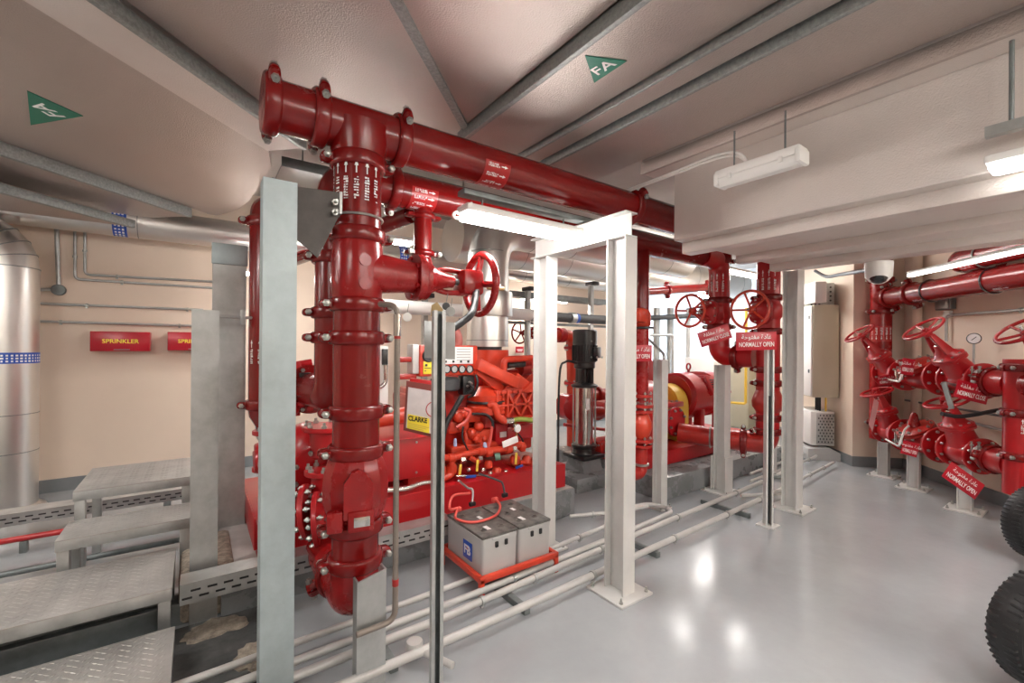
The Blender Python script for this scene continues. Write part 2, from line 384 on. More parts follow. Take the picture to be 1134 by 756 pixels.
# ---------------------------------------------------------------- plinths
def plinth(name, label, x0, x1, y0, y1, z, m=CONC, cat='plinth', top=None):
    g = thing(name, label, cat, ((x0+x1)/2, (y0+y1)/2, 0))
    MB().box(((x0+x1)/2, (y0+y1)/2, z/2-.001), (x1-x0, y1-y0, z-.002), bev=.012).build('body', m, g)
    if top: MB().box(((x0+x1)/2, (y0+y1)/2, z), (x1-x0-.03, y1-y0-.03, .006)).build('worn_top', top, g)
    return g
plinth('concrete_plinth', 'long grey concrete plinth carrying the red diesel engine skid', .12, 2.78, 2.9, 4.45, .24, CONC, top=CONCT)
plinth('concrete_plinth', 'small square grey plinth under the slim steel jockey pump', 3.17, 3.85, 3.28, 3.9, .15)
plinth('concrete_plinth', 'grey plinth under the red electric motor and pump', 3.72, 6.35, 2.66, 4.3, .22)
def blob(cx, cy, rx, ry, h, seed):
    rnd = random.Random(seed); n = 26; k = [1+.35*(rnd.random()-.5)+.15*math.sin(3*2*math.pi*i/n+seed) for i in range(n)]
    return MB().rings([[V((cx+rx*k[i]*q*math.cos(2*math.pi*i/n), cy+ry*k[i]*q*math.sin(2*math.pi*i/n), z)) for i in range(n)] for q, z in ((1, 0), (.93, h*.7), (.6, h))])
g = tag(blob(.10, 2.80, .15, .09, .02, 3).build('render_patch', RUB), 'crumbled beige render round the foot of the dark post by the steps', 'rubble', kind='stuff')
q = PH(284, 728, 0)
g = tag(blob(q.x, q.y, .09, .15, .012, 5).build('render_patch', RUB), 'crumbled pale render on the floor left of the galvanised bracket post', 'rubble', kind='stuff')
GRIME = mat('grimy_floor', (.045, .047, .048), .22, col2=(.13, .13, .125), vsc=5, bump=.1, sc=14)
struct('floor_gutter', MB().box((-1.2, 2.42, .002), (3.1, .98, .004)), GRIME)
tag(MB().box((.06, 3.24, .13), (.26, .62, .26), bev=.03).build('broken_kerb', RUB), 'rough speckled concrete block at the end of the engine skid', 'kerb')
# ================================================================ ducts overhead
DT = 3.12
def duct_y(name, label, prof, y0, y1, flange_edges=(), ribs=(), m=FOIL, cat='air duct', rm=None):
    """insulated duct running along y: prof is the lower outline (x, z) from left to right."""
    x0, x1 = prof[0][0], prof[-1][0]
    poly = prof+[(x1, DT), (x0, DT)]
    g = thing(name, label, cat, ((x0+x1)/2, (y0+y1)/2, min(z for _, z in prof)), 'insulated foil air ducts')
    n = len(poly); vs = [(x, y0, z) for x, z in poly]+[(x, y1, z) for x, z in poly]
    MB().add(vs, [list(range(n)), list(range(n, 2*n))[::-1]]+[[i, (i+1) % n, n+(i+1) % n, n+i] for i in range(n)]).build('body', m, g, 20)
    for (x, za, zb, w) in ribs:
        MB().box((x+w/2, (y0+y1)/2, (za+zb)/2), (w, y1-y0+.012, abs(za-zb)), bev=.006).build('flange', rm or FLANGE, g)
    return g
Z = lambda e: EYE+e
yE = 2.45
duct_y('air_duct', 'foil duct bearing the green FA triangle right of the red tee', [(1.335, Z(1.29)), (1.345, Z(1.272)), (1.545, Z(1.272)), (1.80, Z(1.332))], -3, yE, ribs=[(1.318, Z(1.338), Z(1.268), .03)])
duct_y('air_duct', 'narrow foil duct strip between two dark flanges, next after the FA duct', [(1.822, Z(1.305)), (1.955, Z(1.305))], -3, yE+.05, ribs=[(1.812, Z(1.34), Z(1.296), .022)])
duct_y('air_duct', 'wide foil duct with a bright sheen above the unlit batten light', [(1.99, Z(1.275)), (2.25, Z(1.275)), (2.50, Z(1.295))], -3, yE+.1, ribs=[(1.985, Z(1.33), Z(1.268), .025)])
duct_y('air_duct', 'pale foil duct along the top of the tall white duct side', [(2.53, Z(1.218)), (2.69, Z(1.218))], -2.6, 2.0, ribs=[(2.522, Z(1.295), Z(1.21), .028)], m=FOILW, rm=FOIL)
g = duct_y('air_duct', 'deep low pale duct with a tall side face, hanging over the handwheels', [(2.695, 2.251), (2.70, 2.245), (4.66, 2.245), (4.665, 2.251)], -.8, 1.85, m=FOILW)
for xx, z1, w in ((2.80, 2.168, .11), (3.53, 2.185, .10), (4.10, 2.185, .10)):
    MB().box((xx+w/2, .475, (z1+2.25)/2), (w, 2.77, 2.25-z1), bev=.008).build('flange', FOILW, g)
# ducts parallel to the slanted wall
def duct_c(name, label, p0, p1, e, s1, ribs=(), s0=-1.3, end=None, m=FOIL, top=None):
    pts = [(p1, s0), (p0, s0)]+(end[::-1] if end else [(p0, s1), (p1, s1)])
    z0 = Z(e); z1 = top or DT
    g = thing(name, label, 'air duct', SP((s0+s1)/2, (p0+p1)/2, z0), 'insulated foil air ducts')
    n = len(pts); vs = [SP(s, p, z0) for p, s in pts]+[SP(s, p, z1) for p, s in pts]
    MB().add(vs, [list(range(n)), list(range(n, 2*n))[::-1]]+[[i, (i+1) % n, n+(i+1) % n, n+i] for i in range(n)]).build('body', m, g, 20)
    for (p, ea, eb, w, se) in ribs:
        MB().box(SP((s0+se)/2, p-w/2, Z((ea+eb)/2)), (se-s0, w, abs(ea-eb)), (CD, PD, Zv), bev=.006).build('flange', FLANGE, g)
    return g
sp = lambda x, y: ((x-y)*R2, (x+y)*R2)
# the pink-lit duct is cut back where it meets the FA duct
duct_c('air_duct', 'dark foil duct directly above the flanged end of the red tee', -1.86, -.99, 1.40, 2.85)
xe = 1.31
pts = [(-.96, -1.0), (-.96, 2.75), ((xe-2.47)*R2, (xe+2.47)*R2), ((xe+2.2)*R2, (xe-2.2)*R2)]
g = thing('air_duct', 'pinkish foil duct between the dark duct and the FA duct', 'air duct', SP(1, -.6, Z(1.335)), 'insulated foil air ducts')
pts = [(-.96, -3.2), (-.96, 2.62), (sp(xe, 2.42)), (sp(xe, -3.0))]
vs = [SP(s, p, Z(1.335)) for p, s in pts]+[SP(s, p, DT) for p, s in pts]
MB().add(vs, [[0, 1, 2, 3], [7, 6, 5, 4]]+[[i, (i+1) % 4, 4+(i+1) % 4, 4+i] for i in range(4)]).build('body', FOIL, g)
MB().bar(SP(-2.4, -.715, Z(1.335)), SP(2.75, -.735, Z(1.335)), .045, .03, Zv).build('flange', FLANGE, g)
duct_c('air_duct', 'narrow foil duct with a raised edge, left of the red tee end', -2.17, -1.92, 1.333, 2.72, m=FOILW, ribs=[(-1.885, 1.395, 1.326, .035, 2.74)])  # paler foil puts the light on its underside into the colour
duct_c('air_duct', 'broad foil duct with a curved end bearing the left green triangle', -3.90, -2.19, 1.362, 3.9,
       end=[sp(.4, 3.5), sp(.46, 3.85), sp(.43, 4.3), sp(.40, 4.85), sp(.34, 5.2), sp(.25, 5.45), sp(.16, 5.62), (-3.90, 4.02)])
duct_c('air_duct', 'lower foil duct along the left side of the broad duct', -4.60, -3.95, 1.278, 3.82, ribs=[(-3.90, 1.362, 1.27, .045, 3.84)])
duct_c('air_duct', 'foil duct stepping down towards the clad pipe at far left', -4.95, -4.29, 1.118, 3.5, end=[(-4.29, 3.56), (-4.95, 2.9)], top=Z(1.18), ribs=[(-4.26, 1.182, 1.108, .05, 3.58)])
duct_c('air_duct', 'lowest foil duct at the far left above the clad pipe bend', -5.6, -4.80, 1.055, 2.9, end=[(-4.80, 2.84), (-5.6, 2.04)], top=Z(1.09), ribs=[(-4.77, 1.092, 1.048, .05, 2.86)])
# green FA triangles
def fa(label, pa, pb, pc, z, txt_o, txt_d, size, mir):
    a, b, c = (PH(*q, z) for q in (pa, pb, pc))
    g = thing('triangle_sticker', label, 'sticker', (a+b+c)/3-Zv*.004, 'green FA stickers on the ducts')
    b_ = MB(); n = V((0, 0, -1)); vs = [a, b, c]; vs = [p-Zv*.001 for p in vs]+[p-Zv*.004 for p in vs]
    b_.add(vs, [[0, 1, 2], [5, 4, 3], [0, 1, 4, 3], [1, 2, 5, 4], [2, 0, 3, 5]]).build('plate', GREEN, g)
    o = PH(*txt_o, z-.004); d = PH(*txt_d, z-.004)-o
    u = V((d.x, d.y, 0)).normalized(); v = u.cross(Zv) if False else V((-u.y, u.x, 0))*-1
    letters(g, [('FA', size, 0, 0, 1.15, size*.01)], o, u, v, SIGNW)
fa('green triangular FA sticker on the broad duct at upper left', (30, 100), (34, 138), (92, 128), Z(1.362), (53, 122), (41, 115), .125, 1)
fa('green triangular FA sticker on the duct right of the red tee', (648, 61), (658, 91), (694, 67), Z(1.272), (668, 75), (680, 68), .085, 1)
# ================================================================ lights
def batten(name, label, c, ax, L, w=.1, h=.07, m=DIFF, lit=True, rods=(), rod_top=3.1):
    c = V(c); ax = V(ax).normalized(); g = thing('hanging_'+name, label, 'light', c, 'batten lights'); v = Zv; u = ax.cross(Zv)
    MB().box(c+Zv*h*.3, (L, w, h*.6), (ax, u, Zv), .012).build('housing', WHITE, g)
    if lit: MB().box(c-Zv*h*.24, (L-.02, w*.92, h*.5), (ax, u, Zv), .015).build('diffuser', m, g)
    else:
        MB().prism([(-w*.46, 0), (w*.46, 0), (w*.4, -h*.3), (w*.22, -h*.5), (-w*.22, -h*.5), (-w*.4, -h*.3)], c+ax*(L/2-.015), u, Zv, L-.03).build('diffuser', m, g)
        MB().tube([c-ax*(L/2-.05)-Zv*h*.2+u*.02, c+ax*(L/2-.05)-Zv*h*.2+u*.02], .008, 0, 8).build('tube', WHITE, g)
        cb = MB()
        for q in (-1, 1):
            cb.mark().box(c+ax*q*(L/2-.01), (.03, w*1.06, h*.9), (ax, u, Zv), .012)
            for t in (-.3, .3): cb.mark().box(c+ax*t*L+u*q*w*.5-Zv*h*.02, (.02, .008, .03), (ax, u, Zv), .002)
        cb.build_each('end_cap', WHITE, g)
    for t in rods:
        p = c+ax*t*L+Zv*h*.6; MB().cyl(p, (p.x, p.y, rod_top), .005, n=8).build('hanger_rod', GALVD, g)
    return g
batten('batten_light', 'lit batten light hanging under the red main in front of the steel frame', (1.62, 2.14, 2.235), X, .88, .13, .075, DIFF, rods=(-.35, .35), rod_top=2.33)
batten('batten_light', 'unlit white batten light on two rods beside the tall duct side', (2.45, 1.17, 2.46), Y, .44, .11, .085, BATM and WHITE, lit=False, rods=(-.3, .3), rod_top=2.72)
batten('batten_light', 'lit batten light at the right edge below the deep duct', (2.62, .10, 2.245), Y, .5, .12, .06, DIFFB)
batten('batten_light', 'long slim batten light above the right-hand red valves', SP(4.33, 3.28, 2.275), CD, 1.7, .06, .05, DIFFB)
batten('batten_light', 'small lit batten light far behind the left red pipes', (.62, 5.55, 2.28), X, .42, .1, .06, DIFF)
batten('batten_light', 'lit batten light behind the steel frame near the back wall', (4.9, 5.9, 2.32), X, 1.0, .1, .06, DIFF)
batten('batten_light', 'lit batten light between the two right risers', (7.4, 4.35, 2.42), X, .7, .1, .06, DIFF)
for i, (xx, yy) in enumerate(((3.7, -.5), (.6, -1.6), (-1.6, 2.7), (2.6, -2.2), (6.1, 4.3), (9.0, 5.6), (-1.6, .4), (-3.4, 4.2), (1.3, 4.55), (6.4, 3.3), (1.4, -.9))):  # battens added to brighten the room, most of them out of view
    batten('batten_light', ['added batten light under the low duct beside the slanted wall', 'added ceiling batten light near the open end of the room', 'ceiling batten light above the checker plate steps', 'added batten light near the open end under the pale duct', 'added ceiling batten light over the electric pump', 'added ceiling batten light in the daylit bay', 'added batten light behind the viewpoint on the left', 'added batten light at the far left by the sprinkler wall', 'added batten light above the back of the diesel engine', 'added batten light above the electric motor', 'added batten light just over the viewpoint'][i],
           (xx, yy, [2.1, 2.5, 2.4, 2.5, 3.2, 3.2, 2.5, 2.4, 2.62, 2.6, 2.6][i]), X, 1.2, .12, .07, DIFF)
# trapeze hanger at the right edge
g = thing('trapeze_hanger', 'grey channel trapeze on a threaded rod at upper right', 'hanger', PX(1118, 148, 2.6))
p = PX(1120, 140, 2.6); q = PX(1115, 42, 2.6)
MB().cyl(p, (p.x, p.y, 2.72), .008, n=10).build('rod', GALVD, g)
b = MB().prism([(-.02, -.02), (.02, -.02), (.02, .02), (.014, .02), (.014, -.015), (-.014, -.015), (-.014, .02), (-.02, .02)], p-Y*.35, X, Zv, -.42); b.build('channel', GALV, g)
# ================================================================ the two big risers on the left and their mains
RO = .1095
A = V((.638, 2.2, 0)); ZM = 2.555                            # first riser, its main
Bq = V((.66, 2.72, 0)); ZM2 = 2.50                           # second riser
C3 = V((.40, 3.46, 0))
def up(P, py): return hz(P.x, P.y, py)
za = lambda py: V((A.x, A.y, up(A, py)))
g = thing('fire_water_riser', 'thick dark red riser with a tee on top, nearest the camera', 'pipe', za(655), 'fire water risers')
zt = ZM
# tee and main
b = MB(); b.cyl((.24, A.y, zt), (.98, A.y, zt), RO, n=40)
b.lathe((A.x, A.y, zt), -Zv, [(RO*1.35, .0), (RO*1.25, .09), (RO*1.08, .15), (RO, .2)], 40, cap=False)
b.build('tee', RED, g)
MB().cyl((.98, A.y, zt), (4.84, A.y, zt), RO, n=40).build('main_pipe', RED, g)
MB().lathe((.24, A.y, zt), -X, [(RO*.98, 0), (RO*.96, .006), (RO*.8, .014), (RO*.4, .018), (.001, .019)], 36).build('end_cap', RED, g)
for xx in (.258, .455, .84): coupling(g, (xx, A.y, zt), X, RO, V((0, -.85, .53)))
for xx in (2.65,): coupling(g, (xx, A.y, zt), X, RO, V((0, -.85, .53)))
CP = [182, 262, 338, 374, 455, 498, 580, 618]
ze = up(A, 668)
MB().cyl(za(182), za(266), RO, n=40).build('pipe', RED, g)
MB().cyl(za(334), za(505), RO, n=40).build('pipe', RED, g)
MB().cyl(za(578), za(612), RO, n=40).build('pipe', RED, g)
for py in CP: coupling(g, za(py), Zv, RO, X)
zz = up(A, 620)
MB().tube([(A.x, A.y, zz), (A.x, A.y, zz-.17), (A.x, A.y+.4, zz-.17)], RO*1.02, .16, 36).build('elbow', RED2, g)
coupling(g, (A.x, A.y+.26, zz-.17), Y, RO, V((-1, 0, -.3)))
MB().cyl((A.x, A.y+.3, zz-.17), (A.x, A.y+.62, zz-.17), RO, n=36).build('pipe', RED, g)
marks(g, za(228), Zv, RO, 7, math.radians(150), math.radians(300), za(186).z-za(228).z, 1, seed=3, ref=Y)
marks(g, (1.325, A.y, zt), X, RO, 4, math.radians(195), math.radians(275), .13, 1, ref=Zv, band=True, seed=4)
MB().torus(za(243), Zv, RO+.006, .006, 44, 8).build('u_bolt', ZINC, g)
# grooved check valve with hexagonal hood and nameplate
g = thing('check_valve', 'red grooved check valve with a small metal nameplate low on the near riser', 'valve', za(580))
z0, z1 = up(A, 580), up(A, 500); h = z1-z0; dv = V((-.22, -1, 0)).normalized(); sd = dv.cross(Zv)
MB().lathe((A.x, A.y, z0+.02), Zv, [(RO*.98, 0), (RO*1.06, .02), (RO*1.22, h*.12), (RO*1.38, h*.3), (RO*1.42, h*.5), (RO*1.36, h*.68), (RO*1.2, h*.85), (RO*1.0, h*.95)], 12).lathe((A.x, A.y, z0), Zv, [(RO, 0), (RO, .03)], 36).build('body', RED2, g, 20)
q = V((A.x, A.y, z0+h*.30))
hx = [(-.062, -.02), (.062, -.02), (.062, h*.40), (.03, h*.53), (0, h*.57), (-.03, h*.53), (-.062, h*.40)]
MB().prism(hx, q+dv*(RO*1.22), -sd, Zv, .04 if (-sd).cross(Zv).dot(dv) > 0 else -.04).build('cover', RED2, g, 20)
MB().box(q+dv*(RO*1.42)-Zv*.03-sd*(.012), (.115, .06, h*.27), (sd, dv, Zv), .01).box(q+dv*(RO*1.25)-Zv*.03+sd*.098, (.07, .06, h*.27), (sd, dv, Zv), .01).build('hinge_housing', RED2, g)
MB().box(q+dv*(RO*1.42+.031)-Zv*.03-sd*.016, (.07, .003, .045), (sd, dv, Zv), .002).build('nameplate', CHROME, g)
# gear operated gate valve between py 262 and 338, stem along +x
vz = up(A, 300)
g = thing('gate_valve', 'red gate valve on the near riser with its wheel in front of the silver exhaust', 'valve', (A.x, A.y, vz-.15), 'red gate valves')
Cv = V((A.x, A.y, up(A, 301)))
hh = (za(266)-za(334)).length; hh = za(266).z-za(334).z
b = MB().lathe((A.x, A.y, up(A, 334)), Zv, [(RO, 0), (RO*1.06, .02), (RO*1.1, hh*.3), (RO*1.1, hh*.7), (RO*1.06, hh-.02), (RO, hh)], 36)
b.loft(Cv, X, Y, [(0, RO*1.05, .10), (.12, RO*1.0, .095), (.22, RO*.85, .085), (.28, RO*.82, .08)], 32, 2.6)
b.loft(Cv, X, Y, [(.285, RO*1.05, .115), (.31, RO*1.08, .12), (.325, RO*1.05, .115)], 32, 3.2)
for dz in (.04, -.07): b.cyl(Cv+V((.0, -RO*1.08, dz)), Cv+V((.0, -RO*1.16, dz)), .028, n=20)
b.build('body', RED2, g)
MB().loft(Cv, X, Y, [(.327, RO*1.05, .115), (.352, RO*1.05, .115), (.36, .085, .09), (.42, .055, .06), (.47, .04, .042), (.52, .034, .034)], 32, 2.4).build('bonnet', RED2, g)
bb = MB()
for i in range(6):
    a = 2*math.pi*(i+.5)/6; p = Cv+X*.352+Y*.1*math.cos(a)+Zv*.098*math.sin(a); bb.mark().cyl(p-X*.07, p, .006, n=8).hexb(p, X, .012, .012).hexb(p-X*.07, -X, .012, .012)
bb.build_each('bolt', RED2, g)
yb = MB()
for q in (-1, 1): yb.tube([Cv+X*.42+Zv*q*.05, Cv+X*.48+Zv*q*.065, Cv+X*.62+Zv*q*.055, Cv+X*.68+Zv*q*.03], .015, .03, 10)
yb.build('yoke', RED2, g)
MB().cyl(Cv+X*.45, Cv+X*.66, .018, n=14).cyl(Cv+X*.72, Cv+X*.84, .014, n=14).build('stem', GALVD, g)
MB().lathe(Cv+X*.49, X, [(.03, 0), (.036, .01), (.036, .03), (.024, .04)], 8).build('gland', ORG2, g)
wc = V(PX(536, 317, A.x+.74)); wx = wc.x
MB().box(Cv+X*.62, (.13, .15, .14), bev=.02).build('hub_cover', RED2, g)
wheel_mb(Cv+X*.70, X, .168, .022, 4, .045, V((0, .3, 1)), .02).build('handwheel', RED2, g)
MB().tube([Cv+X*.72+V((.0, -.05, -.02)), Cv+X*.83+V((0, -.05, -.02))], .013, 0, 12).build('indicator_stub', BRONZE, g)
# tamper strap, chain tags
s = PZ(527, 328, 2.3)
tag(MB().spline([Cv+V((.64, -.06, -.05)), PZ(523, 345, 2.28), PZ(511, 357, 2.2), PZ(497, 366, 2.1), PZ(489, 372, 1.9)], .019, 12).build('black_strap', BLACK), 'black rubber strap looped below the near gate valve wheel', 'strap')
def disc_tag(name, label, px, py, Z, r, m, th=.003, chain=None):
    c = PZ(px, py, Z); d = V((c.x, c.y, 0)).normalized(); g = thing(name, label, 'tag', c-Zv*r, 'small tags hung on the valves')
    MB().lathe(c-d*th, d, [(r*.97, 0), (r, .0006), (r, th*2), (r*.97, th*2+.0006)], 28).build('disc', m, g)
    if chain: MB().tube([c+Zv*r*.9, PZ(*chain, Z)], .0018, 0, 6).build('wire', ZINC, g)
    return g
disc_tag('valve_tag', 'round white tag hanging on a wire right of the near riser', 451, 351, 2.2, .022, WHITE, chain=(453, 336))
disc_tag('valve_tag', 'round grey tag behind the slotted strut top', 499, 345, 2.25, .024, GALV, chain=(501, 330))
disc_tag('valve_tag', 'dark oval tag beside the slotted strut top', 494, 339, 2.3, .02, DARK, chain=(496, 325))
p = [PZ(*q, 1.62) for q in ((478, 338), (484, 334), (493, 346), (489, 351), (477, 350))]
n = (p[2]-p[0]).cross(p[4]-p[0]).normalized(); b = MB().add(p+[q+n*.004 for q in p], [[0, 1, 2, 3, 4], [9, 8, 7, 6, 5]]+[[i, (i+1) % 5, 5+(i+1) % 5, 5+i] for i in range(5)])
tag(b.build('metal_tag', BRONZE), 'bent bronze metal tag on top of the slotted strut', 'tag', 'small tags hung on the valves')
# back of a sign on the strut
a0 = PZ(470, 355, 1.7); b0 = PZ(504, 357, 1.7); c0 = PZ(470, 396, 1.7)
u = (b0-a0); v = (a0-c0); w_, h_ = u.length, v.length; u.normalize(); v.normalize()
tag(MB().box((b0+c0)/2, (w_, h_, .003), (u, v, u.cross(v)), .001).build('sign_back', GALV), 'plain grey back of a sign plate behind the slotted strut', 'sign')
# second riser
g = thing('fire_water_riser', 'second dark red riser half hidden behind the near riser', 'pipe', (Bq.x, Bq.y, up(Bq, 440)), 'fire water risers')
zb = lambda py: V((Bq.x, Bq.y, up(Bq, py)))
MB().tube([(Bq.x, Bq.y, zb(412).z), (Bq.x, Bq.y, ZM2), (4.42, Bq.y, ZM2)], RO, .17, 40).build('pipe', RED, g)
for py in (287, 347, 374): coupling(g, zb(py), Zv, RO, V((1, .0, 0)))
MB().tube([zb(395), zb(395)-Zv*.22, zb(395)-Zv*.22+V((-.05, .4, 0))], RO, .19, 36).build('elbow', RED, g)
bz = zb(395)-Zv*.22+V((-.05, .4, 0))
flange_mb = MB(); flange(flange_mb, bz, Y, RO, .03, 1.45); flange_mb.build('flange', RED, g); flange_bolts(g, bz, Y, RO, 8, .05, 1.25)
coupling(g, (1.0, Bq.y, ZM2), X, RO, V((0, -.4, 1)))
marks(g, (1.11, Bq.y, ZM2), X, RO, 5, math.radians(190), math.radians(275), .14, 1, ref=Zv, band=True, seed=8)
# branch under the second main (px 450-480)
bx = PY(467, 255, Bq.y+.02)
MB().cyl((bx.x, Bq.y, ZM2), (bx.x, Bq.y, up(V((bx.x, Bq.y, 0)), 305)), .058, n=30).build('branch_pipe', RED, g)
coupling(g, (bx.x, Bq.y, up(V((bx.x, Bq.y, 0)), 281)), Zv, .058, X, w=.04)
coupling(g, (bx.x, Bq.y, up(V((bx.x, Bq.y, 0)), 240)), Zv, .058, X, bolts=False, w=.04)
MB().tube([(bx.x-.05, Bq.y+.1, ZM2-.12), (bx.x-.35, Bq.y+.9, ZM2-.22), (bx.x-.5, Bq.y+1.8, ZM2-.22)], .055, .1, 24).build('branch_pipe', RED, g)
# third riser far left
g = thing('fire_water_riser', 'dark red riser with a domed top behind the left galvanised post', 'pipe', (C3.x, C3.y, hz(C3.x, C3.y, 500)), 'fire water risers')
c3 = lambda py: V((C3.x, C3.y, hz(C3.x, C3.y, py)))
zt3 = c3(226).z
MB().tube([c3(452), V((C3.x, C3.y, zt3-.02)), V((C3.x+.25, C3.y+1.6, zt3-.02))], .115, .2, 36).build('pipe', RED, g)
MB().cyl((C3.x, C3.y, .25), c3(520), .05, n=20).build('pipe', RED, g)
MB().lathe(c3(452), -Zv, [(.115, 0), (.108, .05), (.07, .12), (.06, .16)], 32).build('reducer', RED, g)
for py in (248, 447): coupling(g, c3(py), Zv, .115, X)
marks(g, c3(402), Zv, .115, 5, math.radians(180), math.radians(300), .16, 1, ref=Y, seed=5)
b = MB(); flange(b, c3(478), Zv, .06, .03, 1.5); b.cyl(c3(490), c3(476), .05); b.box(c3(503), (.15, .12, .16), bev=.02).cyl(c3(520), c3(505), .05); flange(b, c3(518), Zv, .06, .03, 1.5)
b.build('drain_valve', REDS, g); flange_bolts(g, c3(478), Zv, .06, 4, .04, 1.3)
p = c3(353); MB().box(p+V((-.15, -.05, 0)), (.03, .03, .1), bev=.004).cyl(p+V((-.3, -.05, 0)), p+V((.1, -.05, 0)), .01, n=10).build('pipe_clip', GALV, g)
# ================================================================ posts and struts at left
def chan_post(name, label, x, y, z0, z1, w, d, m, group='steel support posts', cut=0):
    g = thing(name, label, 'post', (x, y, z0), group)
    poly = [(-w/2, 0), (w/2, 0), (w/2, d), (w/2-.008, d), (w/2-.008, .008), (-w/2+.008, .008), (-w/2+.008, d), (-w/2, d)]
    n = len(poly); vs = [(x+a, y+b_, z0) for a, b_ in poly]+[(x+a, y+b_, z1+cut*(a/w)) for a, b_ in poly]
    MB().add(vs, [list(range(n)), list(range(n, 2*n))[::-1]]+[[i, (i+1) % n, n+(i+1) % n, n+i] for i in range(n)]).build('shaft', m, g)
    return g
p = PZ(309, 450, 1.85)
gL = chan_post('steel_post', 'tall bluish galvanised post with a corner bracket, left of the near riser', p.x, p.y, 0, hz(p.x, p.y, 199), .128, .1, GALVB)
pl = [PY(*q, p.y+.03) for q in ((326, 206), (377, 213), (376, 238), (352, 285), (326, 262))]
MB().add(pl+[q+Y*.012 for q in pl], [[0, 1, 2, 3, 4], [9, 8, 7, 6, 5]]+[[i, (i+1) % 5, 5+(i+1) % 5, 5+i] for i in range(5)]).build('corner_bracket', mat('bracket_shaded', (.075, .066, .06), .5, .4, var=.2, vsc=12), gL)  # bracket colour darkened for the shade it sits in
q = PY(377, 225, p.y+.03); b = MB().box(q+V((.0, .02, 0)), (.012, .06, .1)); b.build('bracket_lip', GALV, gL)
for py in (225, 236):
    q = PY(370, py, p.y+.02); MB().cyl(q-Y*.05, q+Y*.1, .007, n=8).hexb(q-Y*.01, -Y, .014, .012).build('bolt', ZINC, gL)
chan_post('steel_post', 'short galvanised stub post with a slanted top under the near riser', A.x-.005, 1.93, 0, hz(A.x, 1.93, 637), .128, .06, GALV, cut=.03)
p1 = V((.04, 2.92, 0)); chan_post('steel_post', 'dark galvanised post just right of the checker plate steps', p1.x, p1.y, 0, hz(p1.x, p1.y, 343), .125, .08, GALV)
p2 = V((.185, 3.62, 0)); g = chan_post('steel_post', 'wide grey post with a patched top behind the dark post', p2.x, p2.y, 0, hz(p2.x, p2.y, 272), .195, .1, GALV)
MB().box((p2.x, p2.y-.006, hz(p2.x, p2.y, 282)), (.21, .02, .14), bev=.004).build('patch_plate', GALVB, g)
# slotted strut
s = PZ(485, 470, 1.55); zt_ = hz(s.x, s.y, 344)
g = thing('slotted_strut', 'dark slotted channel strut standing in front of the diesel engine', 'strut', (s.x, s.y, 0), 'slotted channel struts')
def strut_poly(w=.041): k = w/2; t = .0026; return [(-k, -k), (-k+.012, -k), (-k+.012, -k+.004), (-k+t, -k+.004), (-k+t, k-t), (k-t, k-t), (k-t, -k+.004), (k-.012, -k+.004), (k-.012, -k), (k, -k), (k, k), (-k, k)]
def strut(g, c, z0, z1, w=.041, m=GALV, rot=0.):
    u = V((math.cos(rot), math.sin(rot), 0)); v = V((-math.sin(rot), math.cos(rot), 0)); c = V(c)
    MB().prism(strut_poly(w), (c.x, c.y, z0), u, v, z1-z0).build('channel', m, g)
strut(g, s, 0, zt_, .041, GALV, math.radians(-15))
b = MB().box(V((s.x, s.y, zt_/2))+V((math.sin(math.radians(15)), math.cos(math.radians(15)), 0))*.017*1, (.034, .003, zt_), (V((math.cos(.262), -math.sin(.262), 0)), V((math.sin(.262), math.cos(.262), 0)), Zv)); b.build('slot_row', GALVD, g)
# small riser conduit to the left of the strut
c = PZ(439, 500, 1.98); z0 = PZ(439, 686, 1.98).z
zc = hz(c.x, c.y, 338)
g = thing('drain_pipe', 'thin brown drain pipe rising beside the near riser', 'pipe', (c.x, c.y, z0))
MB().tube([(c.x-.17, c.y+.0, z0-.005), (c.x, c.y, z0), (c.x, c.y, zc), (c.x-.05, c.y+.09, zc+.01)], .013, .05, 14).build('tube', mat('brown_pipe', (.26, .22, .19), .4, .4, var=.1), g)
for py, hh in ((375, .05), (648, .03)): MB().cyl((c.x, c.y, hz(c.x, c.y, py)), (c.x, c.y, hz(c.x, c.y, py)+hh), .0145, n=16).build('red_band', ORG2, g)
MB().cyl((c.x, c.y, hz(c.x, c.y, 372)), (c.x, c.y, hz(c.x, c.y, 348)), .017, n=14).build('union', CHROME, g)
# ================================================================ sprinkler wall
for px, cut, lab in ((135, 0, 'red metal SPRINKLER box on the cream wall, fully in view'), (202, 1, 'red metal SPRINKLER box on the cream wall, half hidden by the dark post')):
    o = PY(px if not cut else 215, 378, 6.232); w_, h_ = .475, .205
    g = thing('sprinkler_box', lab, 'box', o-Zv*h_/2, 'red sprinkler boxes on the wall')
    MB().box(o+Y*.0, (w_, .17, h_), bev=.006).build('case', REDS, g)
    MB().box(o-Y*.088, (w_-.01, .008, h_-.012), bev=.002).build('door', SIGN, g)
    letters(g, [('SPRINKLER', .06, 0, .0, 1.0, .0008)], o-Y*.092-Zv*.0, X, Zv, YELL)
    MB().tube([o-Y*.09+V((-.05, 0, -.085)), o-Y*.115+V((-.05, 0, -.085)), o-Y*.115+V((.07, 0, -.085)), o-Y*.09+V((.07, 0, -.085))], .005, .01, 8).build('handle', ZINC, g)
